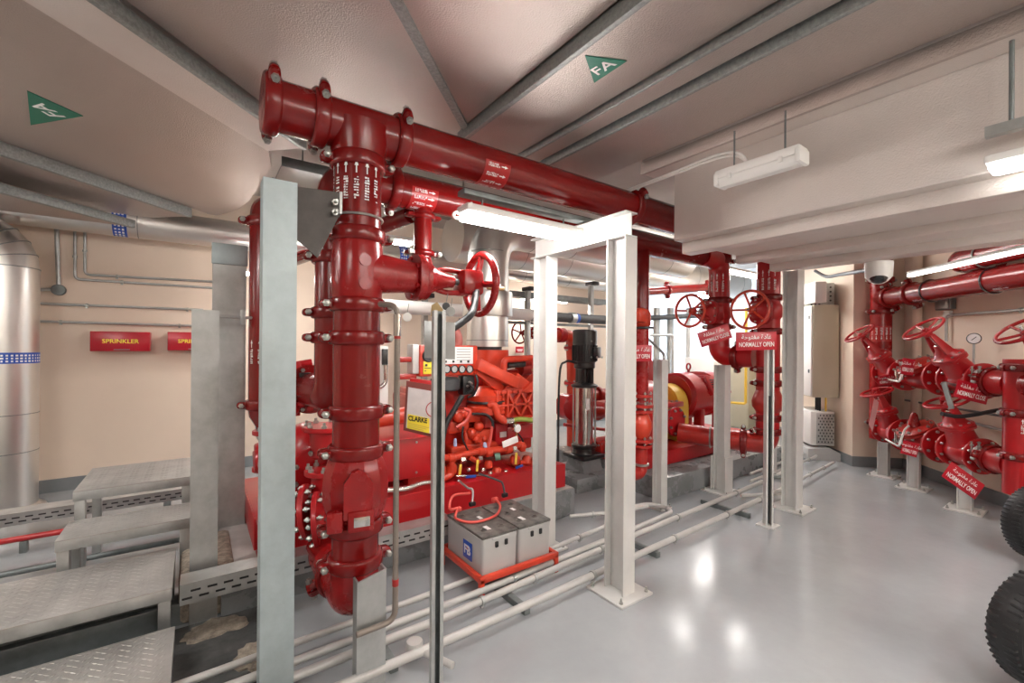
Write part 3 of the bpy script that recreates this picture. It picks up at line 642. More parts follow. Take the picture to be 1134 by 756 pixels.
def conduit(name, label, pts, r=.0125, m=GALV, clips=(), group='thin metal conduits on the walls', n=12, bend=.05, cat='conduit', clipm=None):
    pts = [V(p) for p in pts]; g = thing(name, label, cat, pts[0], group)
    MB().tube(pts, r, bend, n).build('tube', m, g)
    for seg, t in clips:
        a, b = pts[seg], pts[seg+1]; c = a.lerp(b, t); d = (b-a).normalized()
        MB().lathe(c-d*.012, d, [(r, 0), (r+.007, .002), (r+.007, .022), (r, .024)], 16).box(c-Zv*(r+.008), (.02, .02, .016)).build('clip', clipm or ZINC, g)
    return g
yw = YW-.03
W = lambda px, py: PY(px, py, yw)
conduit('wall_conduit', 'upper of two long thin conduits running level on the sprinkler wall', [W(20, 335), W(225, 343)], clips=((0, .33), (0, .9)))
conduit('wall_conduit', 'lower of two long thin conduits just above the red boxes', [W(20, 355), W(225, 361)], clips=((0, .2), (0, .85)))
conduit('wall_conduit', 'thin conduit dropping beside the clad pipe bend then turning level, outer of a pair', [W(83, 238), W(83, 309), W(240, 319)], clips=((0, .65), (1, .3)))
conduit('wall_conduit', 'thin conduit dropping beside the clad pipe bend then turning level, inner of a pair', [W(94, 238), W(94, 304), W(240, 312)], clips=((0, .6), (1, .22)))
g = conduit('wall_conduit', 'short conduit dropping to a round junction box left of the pair', [W(62, 238), W(65, 320), W(30, 321)], r=.018)
MB().lathe(W(65, 321)+Y*.02, -Y, [(.055, 0), (.055, .04), (.05, .048), (.02, .05)], 24).build('junction_box', GALVD, g)
# ================================================================ clad pipes
def seams(par, o, d, r, L, step, m=FLANGE, t0=0.):
    b = MB(); t = t0
    while t < L: b.mark().lathe(V(o)+V(d)*t-V(d)*.004, d, [(r, 0), (r+.003, .001), (r+.003, .007), (r, .008)], 36, cap=False); t += step
    return b.build_each('seam', m, par)
def band(par, o, d, r, L, ref, a0, a1, n, seed=3):
    """blue printed pipe band"""
    o = V(o); d, u, v = fr(d, ref); rnd = random.Random(seed); b = MB()
    b.lathe(o, d, [(r+.001, 0), (r+.0025, .001), (r+.0025, L-.001), (r+.001, L)], 48, cap=False)
    E = lambda a, t: o+d*t+(u*math.cos(a)+v*math.sin(a))*(r+.0035)
    for i in range(n):
        a = a0+(a1-a0)*i/n; w = (a1-a0)/n*.33
        for k in range(3):
            h = w*(.5+.5*rnd.random()); t0 = L*(.14+.26*k); b.add([E(a-h, t0), E(a+h, t0), E(a+h, t0+L*.15), E(a-h, t0+L*.15)], [[0, 1, 2, 3]], 1)
    return b.build('blue_band', [BLUE, SIGNW], par)
c = PH(2, 566, 0); rc = .225; zb_ = hz(c.x, c.y, 296)
g = thing('clad_pipe', 'fat aluminium clad pipe standing at the left edge with a segmented bend', 'pipe', c, 'aluminium clad pipes')
MB().lathe(c, Zv, [(rc+.06, 0), (rc+.05, .02), (rc, .05), (rc, zb_)], 48).build('shaft', CLAD, g)
seg = MB(); N_ = 6; pc = V((c.x, c.y, zb_)); R_ = .27; last = None
rs = []
for i in range(N_+1):
    a = math.pi/2*i/N_; o = pc+V((-R_*(1-math.cos(a)), 0, R_*math.sin(a))); d = V((-math.sin(a), 0, math.cos(a))); u = V((math.cos(a), 0, math.sin(a)))
    rs.append([o+(u*math.cos(2*math.pi*j/40)+Y*math.sin(2*math.pi*j/40))*rc for j in range(40)])
rs.append([p-X*1.5 for p in rs[-1]])
MB().rings(rs).build('bend', CLAD, g, 12)
b = MB()
for i in range(N_+1):
    a = math.pi/2*i/N_; o = pc+V((-R_*(1-math.cos(a)), 0, R_*math.sin(a))); d = V((-math.sin(a), 0, math.cos(a)))
    b.mark().lathe(o-d*.005, d, [(rc, 0), (rc+.005, .001), (rc+.005, .009), (rc, .01)], 40, cap=False)
b.build_each('seam', FLANGE, g)
seams(g, c+Zv*hz(c.x, c.y, 500), Zv, rc, .4, hz(c.x, c.y, 458)-hz(c.x, c.y, 500))
z0 = hz(c.x, c.y, 402); band(g, c+Zv*z0, Zv, rc, hz(c.x, c.y, 390)-z0, X, -1.5, 1.9, 26)
# level clad pipe close to the sprinkler wall
g = thing('clad_pipe', 'level aluminium clad pipe with a blue band high on the sprinkler wall', 'pipe', (2.5, 5.93, 2.72), 'aluminium clad pipes')
MB().cyl((-3, 5.93, 2.74), (7.5, 5.93, 2.74), .155, n=44).build('shaft', CLAD, g); seams(g, (-2.45, 5.93, 2.74), X, .155, 9.8, .98)
bp = PY(131, 248, 5.78); band(g, (bp.x-.05, 5.93, 2.74), X, .155, .11, Zv, math.radians(110), math.radians(280), 12)
bp = PY(447, 290, 5.78); band(g, (bp.x-.05, 5.93, 2.74), X, .155, .12, Zv, math.radians(110), math.radians(280), 12)
# engine exhaust
ex = V((2.29, 3.62, 0)); re = .2
g = thing('exhaust_pipe', 'thick silver clad exhaust rising from the diesel engine and turning right', 'pipe', (ex.x, ex.y, 1.5), 'aluminium clad pipes')
MB().tube([(ex.x, ex.y, 1.5), (ex.x, ex.y, 2.68), (ex.x+3.2, ex.y, 2.68)], re, .42, 44).build('shaft', CLAD, g)
z0, z1 = hz(ex.x, ex.y, 351), hz(ex.x, ex.y, 324)
MB().lathe((ex.x, ex.y, z0), Zv, [(re, 0), (re+.035, .004), (re+.04, .02), (re+.04, z1-z0-.02), (re+.035, z1-z0), (re, z1-z0)], 44).build('collar', CLAD, g)
seams(g, (ex.x, ex.y, 1.56), Zv, re, .9, .42); seams(g, (ex.x+.5, ex.y, 2.68), X, re, 2.6, .55)
# big clad duct further back
g = thing('clad_duct', 'large round clad duct running level behind the silver exhaust', 'pipe', (5, 4.9, 2.6), 'aluminium clad pipes')
MB().tube([(2.6, 4.95, 2.86), (9.5, 4.95, 2.86)], .3, 0, 44).build('shaft', CLAD, g); seams(g, (2.8, 4.95, 2.86), X, .3, 6.5, .8)
# pipe rack near the back wall
g = thing('pipe_rack', 'grey channel rack carrying pipes against the back wall', 'rack', (4.6, 5.5, 0))
for px, y_, py in ((584, 5.3, 322), (654, 5.3, 316), (470, 5.5, 330)):
    q = PY(px, 380, y_); MB().box((q.x, q.y, hz(q.x, q.y, py)/2), (.07, .07, hz(q.x, q.y, py)), bev=.004).build('upright', GALV, g)
    MB().box((q.x+.03, q.y, hz(q.x, q.y, py)+.03), (.14, .2, .06), bev=.01).build('bracket', BLK, g)
MB().box((4.6, 5.3, 1.86), (3.4, .04, .04)).build('cross_rail', GALVD, g)
g = thing('insulated_pipe', 'white insulated pipe on the rack behind the diesel engine', 'pipe', (3.6, 5.2, 2.0), 'pipes on the back rack')
MB().cyl((1.6, 5.22, 1.98), (4.05, 5.22, 1.98), .085, n=28).build('shaft', WHITE, g)
g = thing('insulated_pipe', 'dark grey pipe with a blue sleeve on the rack behind the steel frame', 'pipe', (5, 5.2, 2.0), 'pipes on the back rack')
MB().cyl((4.05, 5.22, 1.97), (6.6, 5.22, 1.97), .075, n=28).build('shaft', DARK, g)
q = PY(640, 345, 5.15); MB().cyl((q.x-.08, 5.22, 1.97), (q.x+.06, 5.22, 1.97), .08, n=28).build('blue_sleeve', BLUE, g)
MB().mark().cyl((4.1, 5.22, 1.97), (4.3, 5.22, 1.97), .09, n=28).mark().cyl((4.85, 5.22, 1.97), (4.95, 5.22, 1.97), .09, n=28).build_each('joint', GALV, g)
g = thing('cable_tray', 'dark cable tray high behind the steel frame', 'cable tray', (5, 5.6, 2.3))
MB().box((4.9, 5.55, 2.30), (2.2, .3, .05), bev=.004).build('tray', DARK, g); MB().box((4.9, 5.40, 2.30), (2.2, .02, .09), bev=.004).build('side_rail', GALVD, g)
# ================================================================ checker plate steps
def checker(b, x0, x1, y0, y1, z, st=.042):
    i = 0; y = y0+.02
    while y < y1-.012:
        x = x0+.02+(i % 2)*st/2; k = 0
        while x < x1-.015:
            a = math.radians(40 if (i+k) % 2 else -40); d = V((math.cos(a), math.sin(a), 0)); n = V((-d.y, d.x, 0)); c = V((x, y, z)); L, w = .014, .004
            b.add([c-d*L, c-n*w, c+d*L, c+n*w, c+Zv*.0014-d*L*.5, c+Zv*.0014+d*L*.5], [[0, 1, 4], [1, 5, 4], [1, 2, 5], [2, 3, 5], [3, 4, 5], [3, 0, 4]])
            x += st; k += 1
        y += st*.5; i += 1
STEPM = mat('checker_plate', (.40, .385, .365), .5, .3, var=.22, vsc=5, bump=.03, sc=90, rvar=.08)
def step(label, x0, x1, y0, y1, z, th=.055, det=True):
    g = thing('checker_step', label, 'step', ((x0+x1)/2, (y0+y1)/2, 0), 'checker plate steps at left')
    b = MB().box(((x0+x1)/2, (y0+y1)/2, z-.003), (x1-x0, y1-y0, .006), bev=.001)
    if det: checker(b, x0, x1, y0, y1, z)
    b.build('plate', STEPM, g)
    fb = MB()
    for yy in (y0+.004, y1-.004): fb.box(((x0+x1)/2, yy, z-.006-th/2), (x1-x0, .008, th), bev=.001)
    for xx in (x0+.004, x1-.004): fb.box((xx, (y0+y1)/2, z-.006-th/2), (.008, y1-y0-.016, th), bev=.001)
    fb.build('edge_frame', GALV, g)
    for xx in (x0+.03, x1-.03):
        for yy in (y0+.03, y1-.03): MB().box((xx, yy, (z-.006)/2), (.05, .05, z-.006), bev=.003).build('leg', GALV, g)
step('checker plate top landing, the highest of the stepped platforms', -.605, -.02, 3.73, 4.36, .60)
step('narrow checker plate bench step just below the top landing', -.605, -.02, 3.31, 3.64, .45)
step('broad checker plate step between the bench step and the lowest plate', -1.6, -.09, 2.745, 3.27, .30)
step('lowest checker plate at the bottom left corner', -1.6, -.075, 1.95, 2.66, .15)
# ================================================================ perforated cable trays
def tray(name, label, p0, p1, w=.12, h=.09, face=-1, m=GALV, z=0, lid=None):
    p0, p1 = V(p0), V(p1); d = (p1-p0).normalized(); n = Zv.cross(d); L = (p1-p0).length
    g = thing(name, label, 'cable tray', (p0+p1)/2, 'perforated cable trays'); c = (p0+p1)/2
    ch = MB(); ch.box(c+Zv*.002, (L, w, .004), (d, n, Zv)).box(c-n*w/2+Zv*h/2, (L, .004, h), (d, n, Zv)).box(c+n*w/2+Zv*h/2, (L, .004, h), (d, n, Zv)).box(c-n*(w/2-.012)+Zv*h, (L, .026, .004), (d, n, Zv)); b = ch; k = int(L/.07)
    for i in range(k):
        for r in (0, 1):
            b.box(p0+d*(.03+.07*i+.035*r)-n*(w/2+.002)+Zv*h*(.30+.34*r), (.042, .003, .011), (d, n, Zv), .001, 1)
    ch.build('channel', [m, BLK], g)
    if lid: MB().box(c+Zv*(h+.003), (L, w+.01, .004), (d, n, Zv)).build('lid', lid, g)
    return g
tray('cable_tray', 'long perforated cable tray along the foot of the diesel engine plinth', (-.06, 2.80, .20), (1.46, 2.80, .20), .12, .10, m=GALV, lid=GALV)
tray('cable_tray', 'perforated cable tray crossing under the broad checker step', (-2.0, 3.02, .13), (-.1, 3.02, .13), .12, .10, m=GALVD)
g_ = tray('cable_tray', 'perforated cable tray on the floor by the sprinkler wall', (-3.2, 4.95, .12), (.25, 5.0, .12), .16, .09, m=GALV, lid=CONCT)
for xx in (-2.6, -1.4, -.2): MB().box((xx, 4.97, .06), (.05, .14, .12), bev=.003).build('leg', GALVD, g_)
MBt = MB().box((-.6, 3.0, .06), (1.6, .12, .12), bev=.01); tag(MBt.build('tray_support', GALVD), 'dark support beam under the tray below the broad step', 'beam')
g_ = conduit('red_pipe', 'thin red pipe low along the floor by the sprinkler wall', [(-3, 4.62, .1), (1.0, 4.62, .1)], r=.021, m=REDS, group=None, cat='pipe')
for xx in (-2.4, -1.0, .2): MB().box((xx, 4.62, .04), (.04, .05, .08), bev=.003).build('pipe_shoe', GALVD, g_)
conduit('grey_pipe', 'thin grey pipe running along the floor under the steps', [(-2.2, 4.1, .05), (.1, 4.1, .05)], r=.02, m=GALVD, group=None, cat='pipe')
# ================================================================ floor conduits
FC = 'painted conduits along the floor'
def fconduit(label, pts, r, clips=(), m=WPIPE): return conduit('floor_conduit', label, pts, r, m, clips, FC, 14, .12, clipm=GALV)
zf = .062
fconduit('outermost floor conduit, ending by the slotted sign strut', [(.05, 1.93, zf), (.9, 1.94, zf), (1.55, 1.955, zf), (4.9, 2.08, zf)], .021, ((1, .1), (2, .15), (2, .42), (2, .66), (2, .85)))
fconduit('second floor conduit from the room side, passing behind the tall frame post', [(-.2, 2.10, zf), (1.1, 2.115, zf), (2.0, 2.18, zf), (5.0, 2.32, zf)], .020, ((1, .25), (1, .7), (2, .12), (2, .45), (2, .8)))
fconduit('third floor conduit, curving away towards the jockey pump plinth', [(-.2, 2.20, zf), (1.3, 2.215, zf), (2.9, 2.30, zf), (3.45, 2.34, zf), (3.45, 2.58, zf), (2.95, 2.66, zf)], .019, ((1, .2), (1, .75), (3, .3)))
fconduit('innermost floor conduit, bending in front of the battery tray', [(-.2, 2.33, zf), (1.05, 2.36, zf), (2.0, 2.40, zf), (2.75, 2.46, zf), (3.0, 2.7, zf)], .016, ((1, .5), (2, .5)))
fconduit('stray floor conduit crossing behind the right-hand frame post', [(2.6, 2.78, zf), (3.0, 2.62, zf), (3.35, 2.55, zf)], .015, ((0, .5),))
fconduit('floor conduit swinging round behind the tall right post', [(4.35, 2.22, zf), (4.75, 2.02, zf), (5.4, 2.12, zf), (6.6, 2.2, zf)], .016, ((2, .3), (2, .7)))
fconduit('floor conduit turning at the far end near the cabinet', [(4.9, 2.4, zf), (6.7, 2.45, zf), (6.95, 2.5, zf), (6.8, 2.75, zf), (5.6, 2.75, zf)], .016, ((0, .5), (0, .9)))
fconduit('floor conduit stub at the far end near the cabinet', [(5.2, 2.55, zf), (6.9, 2.62, zf)], .014, ((0, .6),))
# conduit junctions near the camera
c = PH(459, 712, .08); g = thing('conduit_box', 'round conduit junction box with a branch on the near floor conduits', 'junction box', (c.x, c.y, .02))
MB().lathe((c.x, c.y, .03), Zv, [(.04, 0), (.04, .055), (.036, .062), (.001, .064)], 24).build('box', WPIPE, g)
MB().tube([(c.x, c.y, .06), (c.x+.06, c.y-.12, .055), (c.x+.1, c.y-.2, .05)], .016, .03, 12).build('branch', WPIPE, g)
c = PH(415, 700, .1); g = thing('bracket', 'perforated white bracket clamping the thin brown drain pipe', 'bracket', (c.x, c.y, 0))
u = V((.5, .86, 0)); b = MB().box((c.x, c.y, .10), (.04, .20, .006), (V((.86, -.5, 0)), u, Zv), .001)
b.box((c.x, c.y, .05), (.04, .006, .1), (V((.86, -.5, 0)), u, Zv), .001); b.build('plate', WPIPE, g)
MB().mark().box(V((c.x, c.y, .104))+u*.05, (.015, .015, .004)).mark().box(V((c.x, c.y, .104))-u*.05, (.015, .015, .004)).build_each('slot', DARK, g)
# channels under the conduits
for i, xx in enumerate((.75, 1.52, 2.7, 4.0)):
    tag(MB().box((xx, 2.19, .02), (.04, .46, .04), bev=.003).build('floor_channel', GALVD), ['floor channel carrying the conduits near the stub post', 'floor channel carrying the conduits by the battery tray', 'floor channel carrying the conduits right of the tall frame post', 'floor channel carrying the conduits by the slotted sign strut'][i], 'channel', 'channels under the floor conduits')
# ================================================================ steel frame
g = thing('steel_portal', 'pale steel portal of two I-section posts and a top beam over the conduits', 'frame', (2.13, 2.2, 0))
fx, ya, yb_ = 2.13, 1.83, 2.56; ztp = hz(fx, ya, 240)
for yy, pl_ in ((ya, .285), (yb_, .26)):
    MB().prism(ibeam_poly(.105, .15, .009, .007), (fx, yy, .012), X, Y, ztp-.15).build('post', PALE, g)
    MB().box((fx, yy, .007), (pl_, pl_, .014), bev=.002).build('base_plate', PALE, g)
    for i in (-1, 1):
        for j in (-1, 1): MB().hexb((fx+i*pl_*.4, yy+j*pl_*.4, .014), Zv, .012, .012).cyl((fx+i*pl_*.4, yy+j*pl_*.4, .02), (fx+i*pl_*.4, yy+j*pl_*.4, .045), .006, n=8).build('anchor_bolt', ZINC, g)
MB().prism([(a, b_) for a, b_ in ibeam_poly(.105, .15, .008, .007)], (fx, yb_+.12, ztp-.06), X, Zv, (yb_+.12)-(ya-.075)).build('beam', PALE, g)
# ================================================================ batteries
bx0, bx1, by0, by1 = 1.385, 1.965, 2.235, 2.75; zt_ = .115
g = thing('battery_tray', 'orange angle-iron tray on legs holding two starter batteries', 'tray', ((bx0+bx1)/2, (by0+by1)/2, 0))
b = MB()
for yy in (by0, by1): b.box(((bx0+bx1)/2, yy, zt_), (bx1-bx0+.03, .03, .035), bev=.003)
for xx in (bx0, bx1): b.box((xx, (by0+by1)/2, zt_), (.03, by1-by0, .035), bev=.003)
b.box(((bx0+bx1)/2, (by0+by1)/2, zt_-.012), (bx1-bx0, by1-by0, .006)); b.build('frame', ORG, g)
for xx in (bx0, bx1):
    for yy in (by0, by1): MB().box((xx, yy, .06), (.03, .03, .12), bev=.003).build('leg', ORG, g)
bzb, bzt = zt_-.008, .335
def battery(label, x0, x1, logo):
    xm, ym, w_, d_ = (x0+x1)/2, (by0+by1)/2, x1-x0, by1-by0-.05
    g = thing('battery', label, 'battery', (xm, ym, bzb), 'starter batteries on the orange tray')
    MB().loft((xm, ym, 0), Zv, X, [(bzb, w_/2-.006, d_/2-.006), (bzb+.01, w_/2-.003, d_/2-.003), (bzt-.03, w_/2-.002, d_/2-.002), (bzt-.028, w_/2, d_/2), (bzt, w_/2, d_/2)], 48, 16).build('case', BATM, g)
    MB().box((xm, ym, bzt+.008), (w_-.006, d_-.004, .018), bev=.004).build('lid', LIDM, g)
    for i in range(2):
        for j in range(3):
            q = V((xm+(i-.5)*.13, ym+(j-1)*.14, bzt+.016)); MB().lathe(q, Zv, [(.021, 0), (.021, .004), (.013, .005), (.013, .001), (.001, .001)], 20).build('vent_cap', LIDM, g)
    hb = MB()
    for q in (-.03, .04): hb.mark().box((xm+q, by0+.022, bzt-.045), (.022, .014, .036), bev=.005)
    hb.build_each('rope_handle', BLK, g)
    MB().box((xm, by0+.024, bzt-.008), (.12, .01, .012), bev=.003).build('grip', BATM, g)
    MB().mark().box((xm-.03, ym-.12, bzt+.0175), (.03, .06, .001)).mark().box((xm+.02, ym+.05, bzt+.0175), (.025, .05, .001)).build_each('paper_label', SIGNW, g)
    if logo:
        o = V((x0-.001, ym-.06, (bzb+bzt)/2-.005)); MB().box(o, (.003, .11, .11), bev=.001).build('maker_label', BLUE, g)
        letters(g, [('FB', .075, 0, 0, 1.05, .003)], o-X*.002, -Y, Zv, SIGNW)
        MB().box(o+V((-.003, 0, .012)), (.001, .012, .012), (X, V((0, R2, R2)), V((0, -R2, R2)))).build('emblem', SIGN, g)
    return g
xm = (bx0+bx1)/2
battery('grey starter battery with a blue FB label on its side', bx0+.018, xm-.003, True)
battery('grey starter battery on the right half of the orange tray', xm+.003, bx1-.018, False)
zl = bzt+.02
g = thing('battery_cable', 'red jumper cable looping over the left battery', 'cable', (1.45, 2.6, zl), 'battery cables')
pa = PH(507, 566, zl); pb = PH(548, 555, zl)
MB().spline([pa+Zv*.02, PH(498, 563, zl+.06), PH(502, 549, zl+.12), PH(520, 546, zl+.1)], .009, 10).spline([pa+Zv*.02, PH(505, 574, zl+.01), PH(525, 578, zl+.008), PH(548, 571, zl+.015), PH(554, 560, zl+.02), pb+Zv*.02], .009, 10).build('cable', HOSE, g)
for q in (pa, pb): MB().box(q+Zv*.014, (.05, .03, .032), bev=.008).build('terminal', HOSE, g)
g = thing('battery_cable', 'grey cable clamped to the back of the left battery', 'cable', (1.55, 2.7, zl), 'battery cables')
pa = PH(523, 560, zl); MB().spline([pa+Zv*.02, pa+V((.02, .03, .1)), PH(518, 540, zl+.12), PH(508, 532, zl+.22)], .008, 10).build('cable', GALV, g); MB().box(pa+Zv*.014, (.05, .03, .032), bev=.008).build('terminal', BLK, g)
g = thing('battery_cable', 'dark cable clamped to the back of the right battery', 'cable', (1.75, 2.7, zl), 'battery cables')
pa = PH(559, 550, zl); MB().spline([pa+Zv*.02, pa+V((.0, .03, .09)), PH(552, 532, zl+.12), PH(530, 524, zl+.18)], .008, 10).build('cable', DARK, g); MB().box(pa+Zv*.014, (.05, .03, .032), bev=.008).build('terminal', BLK, g)

g = thing('cable_tray', 'dark cable tray widened as added shade high above the fire pump behind the risers', 'cable tray', (1.42, 4.2, 2.92))  # dark trunking, widened in black as added shade behind the risers
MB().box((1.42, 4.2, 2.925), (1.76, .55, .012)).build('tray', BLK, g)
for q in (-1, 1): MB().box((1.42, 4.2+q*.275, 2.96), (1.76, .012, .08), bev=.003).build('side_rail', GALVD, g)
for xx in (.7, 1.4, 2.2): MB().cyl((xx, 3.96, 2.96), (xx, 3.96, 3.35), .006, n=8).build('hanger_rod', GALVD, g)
# ================================================================ diesel fire pump set
PT = .243                                                    # plinth top
def bx(b, x0, y0, x1, y1, yf, dep, bev=.01, mi=0):            # block whose front face was surveyed on the plane y = yf
    m = PY((x0+x1)/2, (y0+y1)/2, yf); xa, xb = PY(x0, (y0+y1)/2, yf).x, PY(x1, (y0+y1)/2, yf).x
    za_, zb_ = PY((x0+x1)/2, y1, yf).z, PY((x0+x1)/2, y0, yf).z
    return b.box(((xa+xb)/2, yf+dep/2, (za_+zb_)/2), (xb-xa, dep, zb_-za_), bev=bev, mi=mi)
Q = lambda px, py, y: PY(px, py, y)
g = thing('engine_skid', 'long bright red steel skid under the diesel engine and pump', 'skid', (1.6, 3.5, PT))
sx0, sx1 = .30, 2.72
for yy in (3.02, 3.98): MB().prism([(-.05, 0), (.05, 0), (.05, .012), (-.03, .012), (-.03, .19), (.05, .19), (.05, .202), (-.05, .202)] if yy < 3.5 else [(-.05, 0), (.05, 0), (.05, .202), (-.05, .202), (-.05, .19), (.03, .19), (.03, .012), (-.05, .012)], (sx0, yy, PT+.002), Y, Zv, sx1-sx0).build('rail', REDS, g)
for xx in (.33, 1.1, 1.9, 2.68): MB().box((xx, 3.5, PT+.11), (.08, .86, .19), bev=.004).build('cross_member', REDS, g)
MB().box((1.5, 3.5, PT+.205), (2.40, 1.06, .008), bev=.002).build('deck_plate', REDS, g)
zs = PT+.212
# red coupling guard / torque box between pump and engine
g = thing('coupling_guard', 'big red box guard between the pump and the diesel engine', 'guard', (1.25, 3.35, .5))
za_, zb_ = .52, .815
b = MB().box((1.26, 3.38, (za_+zb_)/2), (.56, .56, zb_-za_), bev=.008).box((1.26, 3.38, zb_+.004), (.60, .60, .01), bev=.003); b.build('cover', REDS, g)
for i in range(4): MB().mark().hexb((1.04+.15*i, 3.095, zb_-.03), -Y, .009, .006).mark().hexb((1.04+.15*i, 3.095, za_+.04), -Y, .009, .006).build_each('cover_bolt', ZINC, g)
MB().mark().box((1.08, 3.38, (zs+za_)/2), (.1, .5, za_-zs+.004), bev=.004).mark().box((1.46, 3.38, (zs+za_)/2), (.1, .5, za_-zs+.004), bev=.004).build_each('support_foot', ORG2, g)
# split-case pump behind the riser
g = thing('fire_pump', 'red split case fire pump with bolted flanges behind the near riser', 'pump', (.68, 3.4, zs))
pz = .72; pc = V((.66, 3.42, pz))
b = MB().lathe(pc-X*.16, X, [(.08, 0), (.16, .02), (.22, .08), (.235, .16), (.22, .24), (.16, .30), (.08, .32)], 36)
b.lathe(pc-X*.34, X, [(.07, 0), (.085, .02), (.085, .68), (.07, .70)], 24); b.box(pc-Zv*.0, (.66, .46, .05), bev=.01)
b.lathe(pc, V((0, -1, -.15)), [(.14, 0), (.125, .2), (.115, .30)], 32); b.box(pc-Zv*.16, (.4, .3, .18), bev=.02)
b.build('casing', REDS, g)
fo = pc+V((0, -.30, -.045)); fd = V((0, -1, -.15)); f_ = MB(); flange(f_, fo, fd, .115, .032, 1.55); f_.build('flange', REDS, g); flange_bolts(g, fo, fd, .115, 8, .06, 1.3, s=1.3)
for px, py, rr, yy in ((363, 473, .13, 3.1), (362, 521, .11, 2.96)):
    o = Q(px, py, yy); f_ = MB(); flange(f_, o, Zv, rr*.8, .03, 1.5); f_.cyl(o-Zv*.18, o, rr*.85, n=30); f_.build('flange', REDS, g)
    bb = MB()
    for i in range(8):
        a = 2*math.pi*(i+.5)/8; q = o+V((math.cos(a), math.sin(a), 0))*rr; bb.mark().hexb(q+Zv*.015, Zv, .017, .016).cyl(q, q+Zv*.05, .009, n=8)
    bb.build_each('bolt', ZINC, g)
bb = MB()
for i in range(6):
    for q in (-1, 1): bb.mark().hexb(pc+V((-.28+.11*i, q*.2, .025)), Zv, .014, .016)
bb.build_each('bolt', ZINC, g)
for k, (px, py, yy, d_) in enumerate(((340, 566, 2.85, V((1, -.45, .15))), (352, 575, 2.78, V((1, -.35, .1))))):
    o = Q(px, py, yy); f_ = MB(); flange(f_, o, d_, .11, .03, 1.45); f_.build('flange', REDS, g); flange_bolts(g, o, d_, .11, 8, .05, 1.25, s=1.2)
# air release pot, copper fittings on top of the pump
g = thing('air_release_valve', 'small orange air release pot on a stem above the fire pump', 'valve', Q(347, 460, 3.15))
o = Q(347, 447, 3.15); b = MB().lathe(o, Zv, [(.014, -.06), (.014, -.02), (.022, -.01), (.03, 0), (.042, .02), (.046, .09), (.046, .11), (.06, .112), (.06, .13), (.04, .138), (.02, .15), (.014, .17), (.001, .175)], 28); b.build('pot', ORG, g)
MB().tube([o+V((-.02, 0, .18)), o+V((.03, -.02, .22)), o+V((.09, -.04, .235))], .016, .02, 10).lathe(o+V((.02, -.01, .2)), X, [(.03, 0), (.03, .02), (.016, .03), (.016, .05)], 6).build('brass_cock', CHROME, g)
g = thing('gauge_pipe', 'slim red upright pipe between the left galvanised post and the air release pot', 'pipe', Q(328, 455, 3.2))
o = Q(328, 460, 3.2); MB().tube([o, Q(328, 404, 3.2), Q(345, 401, 3.2)], .024, .01, 14).lathe(Q(328, 404, 3.2), Zv, [(.032, -.025), (.036, 0), (.032, .02), (.001, .022)], 16).build('tube', REDS, g)
b = MB(); 
for px, py, rr in ((323, 452, .05), (333, 447, .03), (343, 452, .025), (325, 432, .02)): b.sph(Q(px, py, 3.12), rr, 8)
b.lathe(Q(335, 441, 3.1), V((.5, -1, 0)), [(.02, 0), (.02, .03), (.012, .04)], 6); b.build('fittings', REDS, g)
g = thing('gauge_cock', 'black lever cock and hose near the air release pot', 'valve', Q(336, 420, 3.1))
MB().spline([Q(334, 417, 3.1), Q(333, 428, 3.1), Q(336, 440, 3.1)], .009, 8).box(Q(338, 415, 3.08), (.07, .02, .03), bev=.006).build('lever', BLK, g); MB().cyl(Q(338, 425, 3.1), Q(343, 425, 3.08), .018, n=12).build('cap', ZINC, g)
# white chart recorder plate, silver hose on the right of the riser
g = thing('gauge_board', 'tall white gauge board edge right of the near riser', 'gauge board', Q(424, 470, 3.3))
b = MB(); bx(b, 416, 383, 430, 470, 3.3, .06, .006); b.build('plate', WHITE, g)
b = MB(); bx(b, 424, 386, 430, 404, 3.27, .03, .006); b.build('dial', BLK, g)
MB().tube([Q(427, 404, 3.25), Q(427, 425, 3.25), Q(416, 431, 3.25)], .016, .04, 12).build('steel_hose', CHROME, g)
# ---------------------------------------------------------------- engine
g = thing('diesel_engine', 'orange-red diesel engine with gauges and truss ribbed casting', 'engine', (2.2, 3.6, zs))
b = MB(); b.box((2.1, 3.68, .82), (1.16, .56, .62), bev=.03).box((2.0, 3.66, .55), (1.0, .44, .16), bev=.03)
b.box((2.35, 3.72, 1.18), (.78, .42, .20), bev=.03); b.box((1.55, 3.66, .80), (.12, .72, .56), bev=.03)
b.build('engine_block', ORG2, g)
b = MB().lathe((1.62, 3.62, .86), X, [(.2, 0), (.33, .02), (.34, .1), (.31, .18), (.22, .22)], 40); b.build('flywheel_housing', ORG2, g)
b = MB(); o = Q(538, 444, 3.34)
b.lathe(o-Zv*.13, Zv, [(.10, 0), (.17, .03), (.175, .09), (.15, .11), (.16, .13), (.165, .19), (.12, .22), (.08, .26)], 36); b.build('filter_drum', ORG, g)
MB().torus(o+Zv*.0, Zv, .162, .012, 40, 8).build('belt', BLACK, g)
MB().lathe(o-Zv*.24, Zv, [(.06, 0), (.09, .02), (.09, .11), (.06, .12)], 28).build('pulley', ORG2, g)
b = MB(); bx(b, 502, 452, 542, 468, 3.3, .2, .015); bx(b, 497, 466, 520, 480, 3.28, .2, .02); bx(b, 515, 476, 545, 494, 3.26, .25, .02); bx(b, 500, 492, 552, 500, 3.25, .2, .01)
for px, py, rr in ((522, 480, .05), (530, 472, .045), (536, 486, .03), (508, 462, .05), (516, 459, .04)): b.sph(Q(px, py, 3.27), rr, 9)
